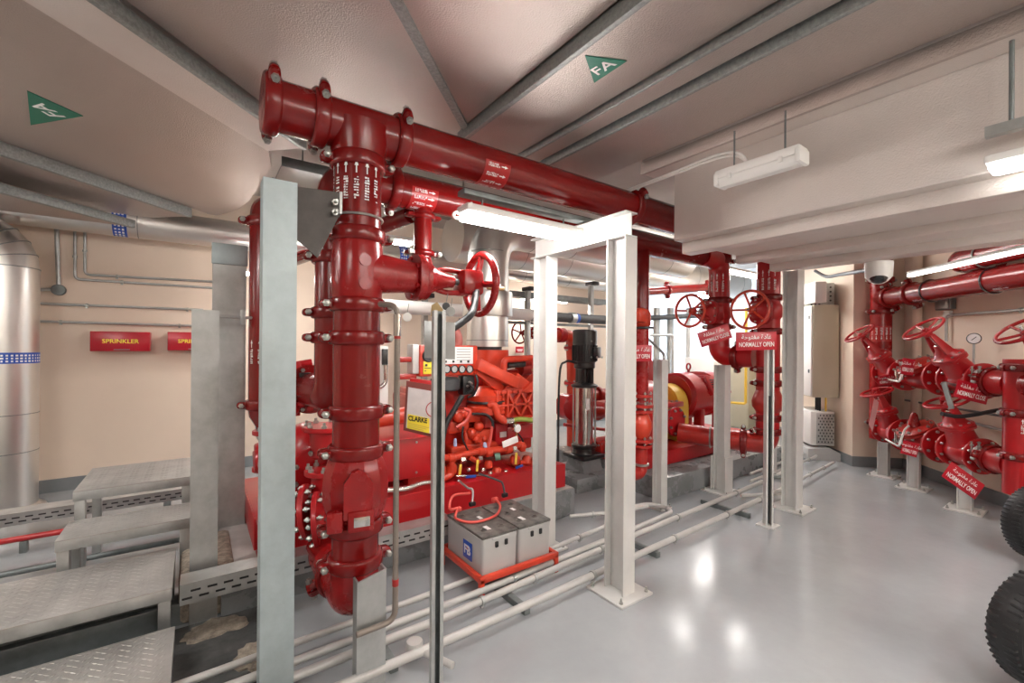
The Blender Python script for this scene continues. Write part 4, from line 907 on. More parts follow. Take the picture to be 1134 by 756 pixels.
b.lathe(Q(527, 486, 3.24), V((.2, -1, 0)), [(.04, 0), (.04, .03), (.025, .045)], 6).lathe(Q(511, 472, 3.24), V((-.3, -1, 0)), [(.035, 0), (.035, .02), (.02, .03)], 6)
b.build('timing_cover', ORG, g)
# truss ribbed casting
zA, zB = Q(572, 433, 3.2).z, Q(572, 462, 3.2).z; xA, xB = Q(548, 447, 3.2).x, Q(603, 447, 3.2).x; zm = (zA+zB)/2; H_ = zA-zB
MB().box(((xA+xB)/2, 3.245, zm), (xB-xA, .06, H_), bev=.006).build('casting_plate', ORG2, g); b = MB()
for zz in (zA, zB, zm): b.box(((xA+xB)/2, 3.2, zz), (xB-xA, .05, .018 if zz != zA else .035), bev=.005)
xt = xA+.12; n_ = 3; wd = (xB-xt)/n_
for i in range(n_):
    x0, x1 = xt+wd*i, xt+wd*(i+1)
    b.bar((x0, 3.205, zA), (x1, 3.205, zB), .022, .06, Y, .003).bar((x0, 3.205, zB), (x1, 3.205, zA), .022, .06, Y, .003)
b.box((xt, 3.2, zm), (.02, .06, H_), bev=.004).box((xA+.008, 3.2, zm), (.016, .06, H_), bev=.004); b.build('ribbed_casting', ORG, g)
bb = MB()
for i in range(6):
    for xx in (xA+.03, xA+.08): bb.mark().hexb((xx, 3.212, zB+H_*(.1+.16*i)), -Y, .015, .03)
for i in range(9): bb.mark().hexb((xA+.05+i*.062, 3.17, zA), -Y, .012, .014)
bb.build_each('bolt', ORG, g)
# funnel below the exhaust, inclined intake arm, triangular bracket
b = MB(); o = Q(541, 386, ex.y); b.loft((ex.x, ex.y-.05, 0), Zv, X, [(1.02, .10, .10), (1.2, .13, .13), (1.40, .155, .16), (1.47, .15, .16)], 32, 3.5); b.build('exhaust_funnel', ORG, g)
MB().cyl((ex.x, ex.y, 1.46), (ex.x, ex.y, 1.53), .14, n=32).build('exhaust_neck', DARK, g)
pA, pB, pC = Q(526, 403, 3.22), Q(560, 418, 3.2), Q(570, 424, 3.2)
dA = (pB-pA).normalized(); b = MB().bar(pA, pC, .1, .15, Y, .012); b.bar(Q(528, 409, 3.2), Q(557, 433, 3.25), .08, .05, Y, .01)
b.build('intake_arm', ORG, g)
bb = MB(); nA = Y.cross(dA) if Y.cross(dA).z > 0 else -Y.cross(dA)
for i in range(7): bb.box(pA+dA*(.09+.022*i)-Y*.055+nA*.012, (.008, .012, .05), (dA, Y, nA), .002)
bb.build('relief_print', SIGNW, g)
tr = [Q(*q, 3.2) for q in ((556, 434), (574, 413), (600, 434))]
MB().add(tr+[q+Y*.2 for q in tr], [[0, 1, 2], [5, 4, 3], [0, 1, 4, 3], [1, 2, 5, 4], [2, 0, 3, 5]]).build('bracket', ORG, g)
t2 = [Q(*q, 3.16) for q in ((578, 434), (600, 412), (603, 434))]
MB().add(t2+[q+Y*.12 for q in t2], [[0, 1, 2], [5, 4, 3], [0, 1, 4, 3], [1, 2, 5, 4], [2, 0, 3, 5]]).build('bracket', ORG, g)
MB().tube([Q(558, 420, 3.3), Q(558, 398, 3.3), Q(592, 396, 3.3), Q(593, 424, 3.3)], .03, .05, 16).build('coolant_pipe', ORG, g)
MB().mark().lathe(Q(593, 409, 3.3), Zv, [(.036, -.012), (.036, .012)], 20).mark().lathe(Q(593, 418, 3.3), Zv, [(.036, -.012), (.036, .012)], 20).build_each('hose_clamp', COPPER, g)
MB().cyl(Q(561, 404, 3.42), Q(580, 402, 3.42), .035, n=20).build('intake_hose', DARK, g)
b = MB().cyl(Q(575, 408, 3.5), Q(598, 405, 3.5), .075, n=24).lathe(Q(566, 426, 3.42), Zv, [(.07, -.03), (.08, 0), (.05, .05)], 24); b.build('turbocharger', ORG2, g)
MB().tube([Q(541, 449, 3.2), Q(547, 447, 3.17), Q(552, 463, 3.15), Q(560, 466, 3.15)], .032, .05, 16).build('elbow_pipe', ORG, g)
MB().cyl(Q(559, 466, 3.15), Q(567, 465.5, 3.15), .035, n=20).build('hose_fitting', CHROME, g)
MB().spline([Q(566, 465.5, 3.15), Q(580, 464, 3.15), Q(604, 468, 3.1)], .022, 10).build('striped_hose', GYHOSE, g)
b = MB(); bx(b, 549, 468, 562, 492, 3.25, .15, .01); bx(b, 562, 470, 602, 486, 3.32, .2, .02); b.build('heat_exchanger', REDS, g)
b = MB(); bx(b, 554, 478, 561, 484, 3.235, .01, .002); b.build('label', SIGNW, g)
# black parts and belts
b = MB(); o = Q(493, 425, 3.28); b.lathe(o-Zv*.05, Zv, [(.11, 0), (.12, .01), (.12, .09), (.10, .105), (.04, .11)], 36); b.build('air_cleaner', DARK, g)
b = MB(); bx(b, 513, 416, 526, 437, 3.22, .1, .01); b.spline([Q(519, 424, 3.18), Q(524, 430, 3.15), Q(517, 436, 3.18)], .012, 8); b.build('starter_relay', BLK, g)
b = MB(); b.sph(Q(520, 424, 3.2), .018, 7).sph(Q(523, 429, 3.19), .015, 7).cyl(Q(517, 428, 3.2), Q(523, 424, 3.17), .01, n=10); b.build('relay_terminal', ZINC, g)
b = MB().mark().spline([Q(512, 438, 3.2), Q(504, 452, 3.2), Q(494, 470, 3.2), Q(489, 492, 3.18)], .022, 10)
b.mark().spline([Q(527, 415, 3.16), Q(529, 424, 3.14), Q(525, 436, 3.16), Q(518, 440, 3.2)], .01, 8).mark().spline([Q(523, 458, 3.2), Q(538, 459, 3.18), Q(545, 466, 3.16), Q(546, 474, 3.16)], .012, 8)
b.mark().spline([Q(513, 472, 3.16), Q(512, 484, 3.15), Q(516, 494, 3.15), Q(521, 503, 3.15)], .008, 8).mark().spline([Q(574, 480, 3.12), Q(579, 488, 3.12), Q(580, 498, 3.12)], .008, 8).mark().spline([Q(490, 440, 3.2), Q(493, 460, 3.2), Q(490, 475, 3.2)], .01, 8)
b.build_each('wiring', BLACK, g)
MB().mark().spline([Q(545, 472, 3.16), Q(543, 487, 3.15), Q(539, 501, 3.14)], .012, 8).mark().spline([Q(514, 452, 3.16), Q(520, 456, 3.15), Q(516, 466, 3.15), Q(505, 473, 3.15)], .012, 8).build_each('red_hose', HOSE, g)
MB().mark().lathe(Q(537, 495, 3.13), Zv, [(.022, -.02), (.016, .03), (.01, .04)], 14).mark().lathe(Q(504, 491, 3.13), Zv, [(.016, -.02), (.013, .03), (.008, .04)], 14).build_each('sensor', mat('pale_blue_plastic', (.45, .5, .75), .4), g)
# cooling loop
g2 = thing('cooling_loop', 'orange cooling water pipe loop with lever valves in front of the engine', 'pipe', Q(530, 510, 3.08))
yl = 3.08
b = MB().tube([Q(478, 506, yl), Q(500, 507, yl), Q(527, 500, yl), Q(560, 497, yl), Q(578, 491, yl), Q(579, 499, yl)], .026, .04, 16)
b.tube([Q(520, 506, yl), Q(530, 512, yl-.02), Q(532, 505, yl)], .022, .03, 14).tube([Q(500, 509, yl), Q(501, 525, yl), Q(490, 530, yl)], .026, .03, 14)
for q in ((500, 507), (533, 500), (541, 501), (563, 497), (578, 494)): b.lathe(Q(*q, yl)-X*.03, X, [(.03, 0), (.036, .006), (.036, .05), (.03, .056)], 16)
b.build('tube', ORG, g2)
b = MB()
for q in ((511, 509), (568, 497), (530, 508)): b.mark().lathe(Q(*q, yl)-X*.02, X, [(.03, 0), (.037, .004), (.037, .04), (.03, .045)], 8)
b.build_each('union', CHROME, g2)
for q0, q1, m_ in (((510, 514), (509, 526), YEL), ((529, 509), (528, 522), YEL), ((572, 501), (571, 514), YEL), ((527, 527), (516, 528), BLUE), ((571, 518), (579, 515), BLUE)):
    MB().bar(Q(*q0, yl-.05), Q(*q1, yl-.06), .022, .01, Y, .003).build('lever', m_, g2)
b = MB()
for q, rr in (((487, 521), .05), ((500, 519), .045), ((541, 514), .035), ((550, 522), .04), ((548, 530), .045), ((570, 509), .045), ((583, 509), .04), ((590, 510), .03)): b.mark().lathe(Q(*q, 3.1)-Zv*rr, Zv, [(rr*.6, 0), (rr, rr*.4), (rr, rr*1.5), (rr*.6, rr*2)], 14)
b.mark().tube([Q(575, 512, 3.1), Q(600, 512, 3.1)], .022, 0, 12); b.build_each('valve_body', ORG, g2)
b = MB()
for q in ((519, 520), (535, 520), (543, 524), (560, 522), (592, 508), (577, 522)): b.mark().sph(Q(*q, 3.06), .022, 7)
b.mark().tube([Q(505, 527, 3.06), Q(560, 526, 3.06)], .01, 0, 8).mark().tube([Q(590, 509, 3.08), Q(602, 508, 3.08)], .026, 0, 12); b.build_each('fitting', CHROME, g2)
b = MB(); b.cyl(Q(548, 506, 3.06), Q(554, 505, 3.04), .03, n=18); b.build('solenoid', mat('solenoid_green', (.12, .24, .17), .4), g2)
c_ = Q(572, 474, 3.1); b = MB().lathe(c_+Y*.02, -Y, [(.04, 0), (.04, .035), (.034, .04)], 24); b.build('pressure_gauge', CHROME, g2)
MB().lathe(c_-Y*.021, -Y, [(.033, 0), (.001, .001)], 24).build('gauge_face', SIGNW, g2); MB().cyl(c_-Zv*.04, c_-Zv*.14, .008, n=10).build('gauge_stem', COPPER, g2)
b = MB(); o = Q(565, 489, 3.04); b.box(o, (.16, .01, .055), (V((.97, 0, .2)).normalized(), Y, V((-.2, 0, .97)).normalized()), .002); b.build('white_tag', SIGNW, g2)
# floor level hoses on the skid
MB().tube([Q(424, 543, 3.0), Q(452, 541, 3.0), Q(466, 535, 3.02), Q(484, 533, 3.02)], .02, .05, 12).build('steel_hose', CHROME, g2)
b = MB(); bx(b.mark(), 452, 506, 486, 540, 3.12, .2, .01); bx(b.mark(), 570, 514, 600, 533, 3.1, .2, .01); b.build_each('valve_box', ORG2, g2)
MB().tube([Q(416, 465, 3.3), Q(440, 461, 3.3), Q(452, 458, 3.3)], .06, .03, 20).build('suction_pipe', ORG, g2)
# ---------------------------------------------------------------- instrument panel
g = thing('instrument_panel', 'orange engine instrument panel with a row of round gauges behind the strut', 'panel', Q(497, 417, 3.3))
b = MB(); bx(b, 465, 382, 529, 416, 3.22, .18, .012); b.build('housing', ORG, g)
b = MB(); bx(b, 491, 384, 524, 403, 3.213, .012, .003); b.build('instruction_plate', SIGNW, g)
b = MB()
for k in range(5): bx(b, 506, 386+3*k, 521, 387+3*k, 3.209, .004, .0005)
b.build('instruction_print', mat('grey_print', (.5, .48, .48), .6), g)
for px in (473.5, 494.5, 502.8, 511.2, 519.6):
    o = Q(px, 408.5, 3.22) if px > 480 else Q(474, 394, 3.22); rr = .033 if px > 480 else .05
    MB().lathe(o, -Y, [(rr, -.005), (rr, .015), (rr*.85, .018), (rr*.82, .006)], 24).build('gauge_rim', BLK, g)
    MB().lathe(o-Y*.006, -Y, [(rr*.82, 0), (.001, .001)], 24).box(o-Y*.0105, (rr*.9, .002, .005), (V((.8, 0, .6)), Y, V((-.6, 0, .8)))).build('gauge_face', DARK if px < 480 else BATM, g)
b = MB()
for px in (494, 502.5, 511, 519): bx(b.mark(), px-1, 399, px+1, 401.4, 3.205, .01, .002)
b.build_each('switch', BLK, g)
b = MB(); bx(b, 469, 400, 480, 414, 3.212, .01, .002); b.build('caution_label', YELL, g)
b = MB(); bx(b, 471, 403, 473.5, 405.5, 3.208, .006, .0005); bx(b, 470.5, 407, 477, 407.7, 3.208, .006, .0003); bx(b, 470.5, 410, 472, 411, 3.208, .006, .0003); b.build('caution_print', DARK, g)
b = MB(); bx(b.mark(), 441, 395, 462, 401, 3.26, .08, .01); bx(b.mark(), 441, 414, 462, 420, 3.26, .08, .01); b.build_each('side_arm', ORG2, g)
b = MB(); bx(b, 457, 381, 465, 414, 3.24, .12, .01); b.build('side_plate', PALE, g)
b = MB().lathe(Q(476, 372, 3.3), V((0, -1, .2)), [(.05, 0), (.05, .05), (.03, .06)], 20).spline([Q(474, 376, 3.3), Q(472, 366, 3.3), Q(478, 362, 3.3)], .012, 8); b.build('alarm_horn', BLK, g)
MB().tube([Q(486, 383, 3.35), Q(508, 384, 3.3), Q(508, 372, 3.3), Q(502, 362, 3.34)], .035, .06, 14).build('breather_hose', mat('dusty_red_pipe', (.42, .13, .11), .5), g)
# manual pouch
g = thing('manual_pouch', 'white document pouch with a yellow CLARKE strip hanging on the engine', 'pouch', Q(466, 482, 3.02))
tl, tr_, bl, br = PZ(452, 424, 2.95), PZ(482, 429, 2.98), PZ(449, 474, 2.95), PZ(482, 482, 2.98)
def sheet(b, a, c, d, e, n, th):                              # four corners tl, tr, br, bl
    k = [a, c, d, e]; return b.add([q+n*th for q in k]+k, [[0, 1, 2, 3], [7, 6, 5, 4]]+[[i, (i+1) % 4, 4+(i+1) % 4, 4+i] for i in range(4)])
nrm = (tr_-tl).cross(tl-bl).normalized()
lp = lambda s, t: tl.lerp(tr_, s).lerp(bl.lerp(br, s), t)
sheet(MB(), lp(-.06, -.05), lp(1.02, -.05), lp(1.02, 1.04), lp(-.06, 1.04), nrm, .02).build('back', mat('pouch_edge', (.22, .05, .04), .5), g)
sheet(MB(), lp(.02, .08), lp(1, .08), lp(1, .97), lp(.02, .97), nrm, .024).build('pocket', mat('pouch_paper', (.66, .61, .6), .5, var=.08, vsc=12), g)
sheet(MB(), lp(.06, .66), lp(.80, .66), lp(.80, .97), lp(.06, .97), nrm, .027).build('yellow_strip', YELL, g)
um = (tr_-tl).normalized(); letters(g, [('CLARKE', .045, 0, 0, -.125, .0018)], lp(.40, .735)+nrm*.027, um, (tl-bl).normalized(), BLK)
b = MB()
for i in range(3): sheet(b, lp(.1, .85+.04*i), lp(.8-.1*i, .85+.04*i), lp(.8-.1*i, .862+.04*i), lp(.1, .862+.04*i), nrm, .0275)
b.build('strip_print', COPPER, g)
b = MB().bar(lp(.05, -.02), lp(1.0, -.04), .03, .06, None, .004); b.build('hanger', REDS, g)
MB().torus(lp(.95, .45)+nrm*.025, nrm, .05, .003, 28, 6).build('stamp', SIGN, g)
# ================================================================ jockey pump
jx, jy = 3.50, 3.52; J = lambda py: V((jx, jy, hz(jx, jy, py)))
g = thing('jockey_pump', 'slim vertical steel jockey pump with a black motor on top', 'pump', (jx, jy, .153))
MB().prism([(-.15, 0), (.15, 0), (.11, .13), (-.11, .13)], (jx-.14, jy, .153), Y, Zv, .28).build('pump_stand', CONC, g)
zb0 = .285; rj = .098
b = MB().lathe((jx, jy, zb0), Zv, [(.14, 0), (.14, .03), (.125, .05), (.125, .11), (.14, .125), (.14, .15), (.1, .16)], 32); b.box((jx, jy, zb0+.03), (.34, .34, .05), bev=.02); b.build('pump_base', BLK, g)
zs0, zs1 = zb0+.15, J(429).z
MB().lathe((jx, jy, zs0), Zv, [(rj, 0), (rj, .004), (rj, zs1-zs0)], 36).build('sleeve', CHROME, g)
rb = MB()
for k in range(4):
    a = math.pi/4+k*math.pi/2; q = V((jx+math.cos(a)*(rj+.022), jy+math.sin(a)*(rj+.022), zs0-.02)); rb.mark().cyl(q, (q.x, q.y, zs1+.01), .009, n=10)
rb.build_each('tie_rod', ZINC, g)
b = MB().lathe((jx, jy, zs1), Zv, [(.11, 0), (.145, .01), (.145, .03), (.08, .06)], 32)
for k in range(4):
    a = k*math.pi/2+.3; b.box((jx+math.cos(a)*.075, jy+math.sin(a)*.075, (zs1+.03+J(406).z)/2), (.05, .05, J(406).z-zs1-.03), bev=.006)
b.cyl((jx, jy, zs1+.05), (jx, jy, J(406).z), .035, n=14); b.build('motor_stool', BLK, g)
z0, z1 = J(408).z, J(365).z; h = z1-z0
b = MB().lathe((jx, jy, z0), Zv, [(.10, 0), (.115, .01), (.115, h*.16), (.130, h*.18), (.130, h*.62), (.134, h*.63), (.134, h*.97), (.12, h)], 36)
for k in range(28):
    a = 2*math.pi*k/28; b.box((jx+math.cos(a)*.132, jy+math.sin(a)*.132, z0+h*.40), (.016, .004, h*.40), (V((math.cos(a), math.sin(a), 0)), V((-math.sin(a), math.cos(a), 0)), Zv))
b.box((jx+.05, jy-.135, z0+h*.42), (.12, .06, .12), (V((.9, .4, 0)).normalized(), V((-.4, .9, 0)).normalized(), Zv), .012); b.build('motor', BLK, g)
bb = MB()
for k in (-1, 1): bb.mark().hexb((jx+.04+k*.04, jy-.18, z0+h*.3), -Y, .012, .008).mark().hexb((jx-.04, jy-.14, z0+h*(.5+.2*k)), -Y, .012, .006)
bb.build_each('screw', ZINC, g)
MB().spline([(jx-.13, jy-.02, z0+.06), (jx-.3, jy-.02, z0+.08), (jx-.37, jy, z0-.1), (jx-.38, jy, .1)], .012, 8).build('motor_cable', BLACK, g)
b = MB(); flange(b, (jx+.20, jy, zb0+.07), X, .05, .03, 1.7); b.tube([(jx+.18, jy, zb0+.07), (jx+.5, jy, zb0+.07)], .05, 0, 20); flange(b, (jx+.33, jy, zb0+.07), X, .05, .03, 1.6); b.build('discharge_pipe', ORG2, g)
flange_bolts(g, (jx+.2, jy, zb0+.07), X, .05, 4, .03, 1.4)
b = MB().box((jx-.05, jy-.1, zs1-.17), (.05, .012, .12), bev=.002); b.build('rating_label', SIGNW, g)
# controller piping behind the jockey
g = thing('red_pipework', 'orange pipe elbow and flanged pipe behind the jockey pump motor', 'pipe', (3.6, 4.2, 0))
ye = 4.25
MB().tube([Q(610, 372, ye), Q(633, 371, ye), Q(634, 410, ye), Q(634, 498, ye), ], .075, .1, 24).build('tube', ORG, g)
b = MB(); 
for q in ((621, 371),): b.mark().lathe(Q(*q, ye)-X*.05, X, [(.085, 0), (.095, .01), (.095, .09), (.085, .1)], 24)
for py in (385, 424, 462): flange(b.mark(), Q(634, py, ye), Zv, .075, .035, 1.5)
b.mark().lathe(Q(631, 450, ye)-Y*.1, Y, [(.1, 0), (.17, .03), (.17, .2), (.1, .24)], 28); b.build_each('fitting', REDS, g)
for py in (385, 424): flange_bolts(g, Q(634, py, ye), Zv, .075, 6, .04, 1.25)
MB().tube([Q(634, 438, ye), Q(690, 436, ye)], .085, 0, 22).tube([Q(640, 455, ye), Q(690, 455, ye-.1)], .09, 0, 22).build('branch_pipe', ORG2, g)
b = MB(); flange(b, Q(661, 437, ye), X, .085, .04, 1.4); flange(b, Q(662, 455, ye), X, .09, .04, 1.4); b.build('flange', ORG2, g)
MB().tube([Q(625, 470, 4.0), Q(690, 478, 4.0)], .022, 0, 10).build('drain_line', REDS, g)
# ================================================================ electric fire pump on the far plinth
PT3 = .222; mx0, mx1, my, mz, mr = 4.98, 5.86, 3.42, .885, .30
g = thing('pump_skid', 'red base frame of the electric fire pump on the far plinth', 'skid', (5, 3.42, PT3))
MB().box((5.0, 3.42, PT3+.08), (2.4, .95, .155), bev=.01).build('frame', REDS, g)
z4 = PT3+.16
g = thing('electric_motor', 'red electric motor with louvred vents and a lifting eye', 'motor', (5.42, my, z4))
b = MB().lathe((mx0, my, mz), X, [(.1, 0), (.24, .01), (.29, .05), (.30, .06), (.30, .30), (.285, .31), (.285, .60), (.30, .61), (.30, .80), (.27, .86), (.1, .88)], 44)
for k in range(20):
    a = math.pi*.02+math.pi*.96*k/19
    if .6 < a < 1.3: continue
    b.box((mx0+.45, my+math.cos(a)*.292, mz+math.sin(a)*.292), (.28, .008, .02), (X, V((-math.sin(a)*0, 1, 0)), Zv))
b.build('body', REDS, g)
MB().box((mx0+.58, my-.235, mz+.12), (.46, .26, .12), (X, V((0, .45, .893)), V((0, -.893, .45))), .02).build('vent_hood', REDS, g)
vb = MB(); nn = V((0, -.893, .45)); tt = V((0, .45, .893))
for c2 in (-.1, .1):
    for r in range(5): vb.box(V((mx0+.58+c2, my-.235, mz+.12))+nn*.06+tt*(-.06+.032*r), (.15, .016, .006), (X, tt, nn), .002)
vb.build('louvre', BLK, g)
MB().torus((mx0+.34, my, mz+.37), Y, .042, .011, 28, 8).cyl((mx0+.34, my, mz+.28), (mx0+.34, my, mz+.33), .018, n=12).build('lifting_eye', REDS, g)
for xx in (mx0+.24, mx0+.66):
    for yy in (-.22, .22): MB().box((xx, my+yy, (z4+mz-.16)/2), (.1, .1, mz-.16-z4), bev=.012).box((xx, my+yy*1.1, z4+.015), (.15, .14, .03), bev=.006).build('foot', REDS, g)
MB().lathe((mx0-.012, my, mz), X, [(.22, 0), (.27, .005), (.27, .012)], 36).build('intake_grille', ORG2, g)
g = thing('coupling_guard', 'yellow arched coupling guard beside the electric motor', 'guard', (4.85, my, z4))
poly = [(-.25, 0), (.25, 0)]+[(.25*math.cos(math.pi*k/14), .42+.25*math.sin(math.pi*k/14)) for k in range(15)]
MB().prism(poly, (4.74, my, z4), Y, Zv, .20).build('guard', YEL, g)
MB().prism([(a*.86, b_*.95+.01) for a, b_ in poly], (4.733, my, z4), Y, Zv, .012).build('end_plate', YEL, g)
g = thing('fire_pump', 'red split case pump left of the yellow coupling guard', 'pump', (4.3, my, z4))
b = MB().lathe((4.05, my, mz-.05), X, [(.08, 0), (.2, .03), (.3, .12), (.31, .25), (.3, .36), (.2, .46), (.08, .5)], 36).lathe((3.8, my, mz-.05), X, [(.07, 0), (.1, .02), (.1, .88), (.07, .9)], 24)
b.box((4.3, my, mz-.05), (.9, .62, .06), bev=.01).box((4.3, my, (z4+mz-.2)/2), (.5, .4, mz-.2-z4), bev=.02).lathe((4.45, my-.1, mz-.22), V((0, -1, 0)), [(.16, 0), (.12, .25), (.11, .3)], 32).box((4.25, my+.05, mz+.32), (.5, .3, .3), bev=.04)
b.build('casing', REDS, g)
bb = MB()
for i in range(8): bb.mark().hexb((3.95+.1*i, my-.28, mz-.02), Zv, .016, .018)
bb.build_each('bolt', ZINC, g)
f_ = MB(); flange(f_, (4.45, my-.40, mz-.22), Y, .11, .035, 1.5); f_.build('flange', REDS, g); flange_bolts(g, (4.45, my-.40, mz-.22), Y, .11, 8, .05, 1.25, s=1.3)
# ================================================================ right-hand pair of risers
R1 = V((4.78, 2.70, 0)); R2_ = V((4.84, 2.20, 0)); r8 = .1095
h1 = lambda py: V((R1.x, R1.y, hz(R1.x, R1.y, py))); h2 = lambda py: V((R2_.x, R2_.y, hz(R2_.x, R2_.y, py)))
g = thing('fire_water_riser', 'red riser with a swept return bend at its foot, left of the right-hand pair', 'pipe', h1(410), 'fire water risers')
MB().tube([(4.42, R1.y, ZM2), (R1.x, R1.y, ZM2), h1(340)], r8, .17, 36).build('pipe', REDS, g)
zU = h2(396).z
MB().tube([h1(352), (R1.x, R1.y, zU), (R2_.x, R2_.y+.14, zU)], r8, .16, 36).build('return_bend', REDS, g)
MB().lathe((R1.x, R1.y, ZM2), Zv, [(r8*1.1, -.06), (r8*1.25, -.05), (r8*1.25, .06), (r8*1.1, .07)], 8).build('elbow_cover', RED, g)
for py in (290, 333, 362): coupling(g, h1(py), Zv, r8, V((1, -1, 0)))
coupling(g, (R1.x+.025, R1.y-.2, zU), Y, r8, V((0, .2, 1)))
marks(g, h1(324), Zv, r8, 5, math.radians(100), math.radians(230), h1(304).z-h1(324).z, 1, ref=Y, seed=11)
gate_valve('gate_valve', 'red gate valve on the left riser of the right-hand pair, its wheel facing the camera', h1(347), Zv, V((-1, 0, 0)), r8*.95, .165, L=.20, b=.2, yk=.50, wh=.565, group='red gate valves', m=REDS, wm=ORG, wup=V((0, .25, 1)))
g = thing('fire_water_riser', 'red riser behind the slotted sign strut, right of the right-hand pair', 'pipe', h2(503), 'fire water risers')
MB().cyl(h2(333), (R2_.x, R2_.y, ZM-.02), r8, n=36).build('pipe', REDS, g)
MB().cyl(h2(436), h2(355), r8, n=36).build('pipe', REDS, g); MB().cyl(h2(480), h2(452), r8, n=36).build('pipe', REDS, g)
MB().sph((R2_.x, R2_.y, ZM), r8*1.12, 14).build('elbow', RED, g)
ze2 = h2(491).z
MB().tube([h2(474), (R2_.x, R2_.y, ze2), (4.66, 2.56, ze2+.01), (4.46, 2.985, ze2+.03)], r8*.97, .15, 36).build('elbow', ORG2, g)
for py in (330, 367, 409, 424, 462, 477): coupling(g, h2(py), Zv, r8, V((1, -.8, 0)), bolts=True)
coupling(g, V((4.84, 2.2, ze2)).lerp(V((4.66, 2.56, ze2)), .55), V((-.18, .36, 0)), r8, V((.3, 0, 1)))
marks(g, h2(322), Zv, r8, 6, math.radians(90), math.radians(235), h2(300).z-h2(322).z, 1, ref=Y, seed=12)
MB().torus(V((4.84, 2.2, ze2)).lerp(V((4.46, 2.985, ze2+.02)), .62), V((-.38, .785, 0)), r8+.006, .008, 36, 8).build('clamp', ZINC, g)
gate_valve('gate_valve', 'red gate valve with its wheel just above the straight NORMALLY OPEN sign', h2(345), Zv, V((-1, 0, 0)), r8*.98, .185, L=.22, b=.17, yk=.34, wh=.39, group='red gate valves', m=REDS, wm=ORG, wup=V((0, .3, 1)))
g = thing('check_valve', 'red check valve with a side hinge lump on the riser behind the slotted sign strut', 'valve', h2(456))
z0, z1 = h2(454).z, h2(434).z; h = z1-z0
MB().lathe((R2_.x, R2_.y, z0-.02), Zv, [(r8, 0), (r8*1.15, .03), (r8*1.32, h*.3), (r8*1.36, h*.6), (r8*1.2, h*.9), (r8, h+.04)], 28).loft((R2_.x, R2_.y, z0+h*.4), V((.75, -.66, 0)), Zv, [(0, h*.5, .09), (.16, h*.42, .075), (.21, h*.3, .06)], 24, 3).lathe(V((R2_.x, R2_.y, z0+h*.15))+V((.75, -.66, 0))*.10, V((.75, -.66, 0)), [(.03, 0), (.03, .13), (.02, .14)], 16).build('body', ORG2, g)
# the thinner pipe with butterfly valve and bulb check valve, under the second main
t = V((3.44, 2.70, 0)); ht = lambda py: V((t.x, t.y, hz(t.x, t.y, py))); rt_ = .062
g = thing('branch_riser', 'slim red vertical pipe with flanged valves between the steel frame and a pale post', 'pipe', ht(527), 'fire water risers')
MB().cyl(ht(345), (t.x, t.y, ZM2), rt_, n=28).build('pipe', RED, g); MB().cyl(ht(444), ht(362), rt_, n=28).build('pipe', RED2, g)
MB().tube([ht(484), ht(523), ht(523)+V((-.22, 0, 0))], rt_*.95, .07, 24).build('elbow', ORG2, g)
b = MB(); b.lathe(ht(362), Zv, [(rt_, 0), (rt_*1.25, .02), (rt_*1.3, .12), (rt_, .16)], 24).box(ht(350)+V((-.11, -.06, 0)), (.13, .1, .13), bev=.02).lathe(ht(350)+V((-.04, -.05, 0)), -X, [(.03, 0), (.03, .12)], 14); b.build('butterfly_valve', ORG, g)
b = MB(); flange(b, ht(363), Zv, rt_, .02, 1.7); b.build('flange', BLK, g)
for py, k, m_ in ((438, 1.5, ORG2), (449, 1.75, ORG2), (455, 1.75, ORG2), (487, 1.75, ORG2), (493, 1.6, ORG2)):
    b = MB(); flange(b, ht(py), Zv, rt_, .028, k); b.build('flange', m_, g); 
    if py in (438, 449, 487): flange_bolts(g, ht(py), Zv, rt_, 6, .04, 1.35)
z0, z1 = ht(484).z, ht(458).z; h = z1-z0
MB().lathe((t.x, t.y, z0), Zv, [(rt_, 0), (rt_*1.3, h*.15), (rt_*1.6, h*.45), (rt_*1.55, h*.65), (rt_*1.2, h*.88), (rt_, h)], 28).build('bulb_valve', ORG, g)
MB().lathe(ht(515), Zv, [(rt_, 0), (rt_+.012, .004), (rt_+.012, .02), (rt_, .024)], 24).build('clamp', ZINC, g)
g = thing('thin_pipe', 'thin brown pipe with red bands standing beside the pale post', 'pipe', (3.62, 2.58, 0))
p = V((3.63, 2.59, 0)); MB().tube([(p.x, p.y, .0), (p.x, p.y, hz(p.x, p.y, 392)), (p.x+.25, p.y+.5, hz(p.x, p.y, 363)), (p.x-.1, p.y+.5, hz(p.x, p.y, 363))], .014, .04, 12).build('tube', GALV, g)
for py in (452, 541): MB().cyl((p.x, p.y, hz(p.x, p.y, py)), (p.x, p.y, hz(p.x, p.y, py)+.05), .0155, n=14).build('red_band', ORG2, g)
# posts on the right
post('steel_post', 'pale post standing in front of the yellow coupling guard', 3.555, 2.575, 0, hz(3.555, 2.575, 398), .09, .10, .16)
gA = post('steel_post', 'pale post with a wider sleeve at its foot under the return bend', 4.50, 2.50, 0, hz(4.50, 2.50, 404), .115, .12, .3)
MB().prism(ibeam_poly(.15, .16, .01, .009), (4.50, 2.50, .012), X, Y, hz(4.5, 2.5, 506)).build('sleeve', PALE, gA)
post('steel_post', 'tall pale post reaching the low duct, right of the slotted sign strut', 4.585, 1.86, 0, 2.24, .14, .13, .3)
post('steel_post', 'slim pale post behind the return bend by the far plinth end', 5.70, 2.55, 0, hz(5.7, 2.55, 404), .09, .1, .24)
g = thing('slotted_strut', 'slotted channel strut carrying the straight NORMALLY OPEN sign', 'strut', (3.96, 1.79, 0), 'slotted channel struts')
strut(g, (3.96, 1.79, 0), 0, hz(3.96, 1.79, 384), .058, PALE, math.radians(-40))
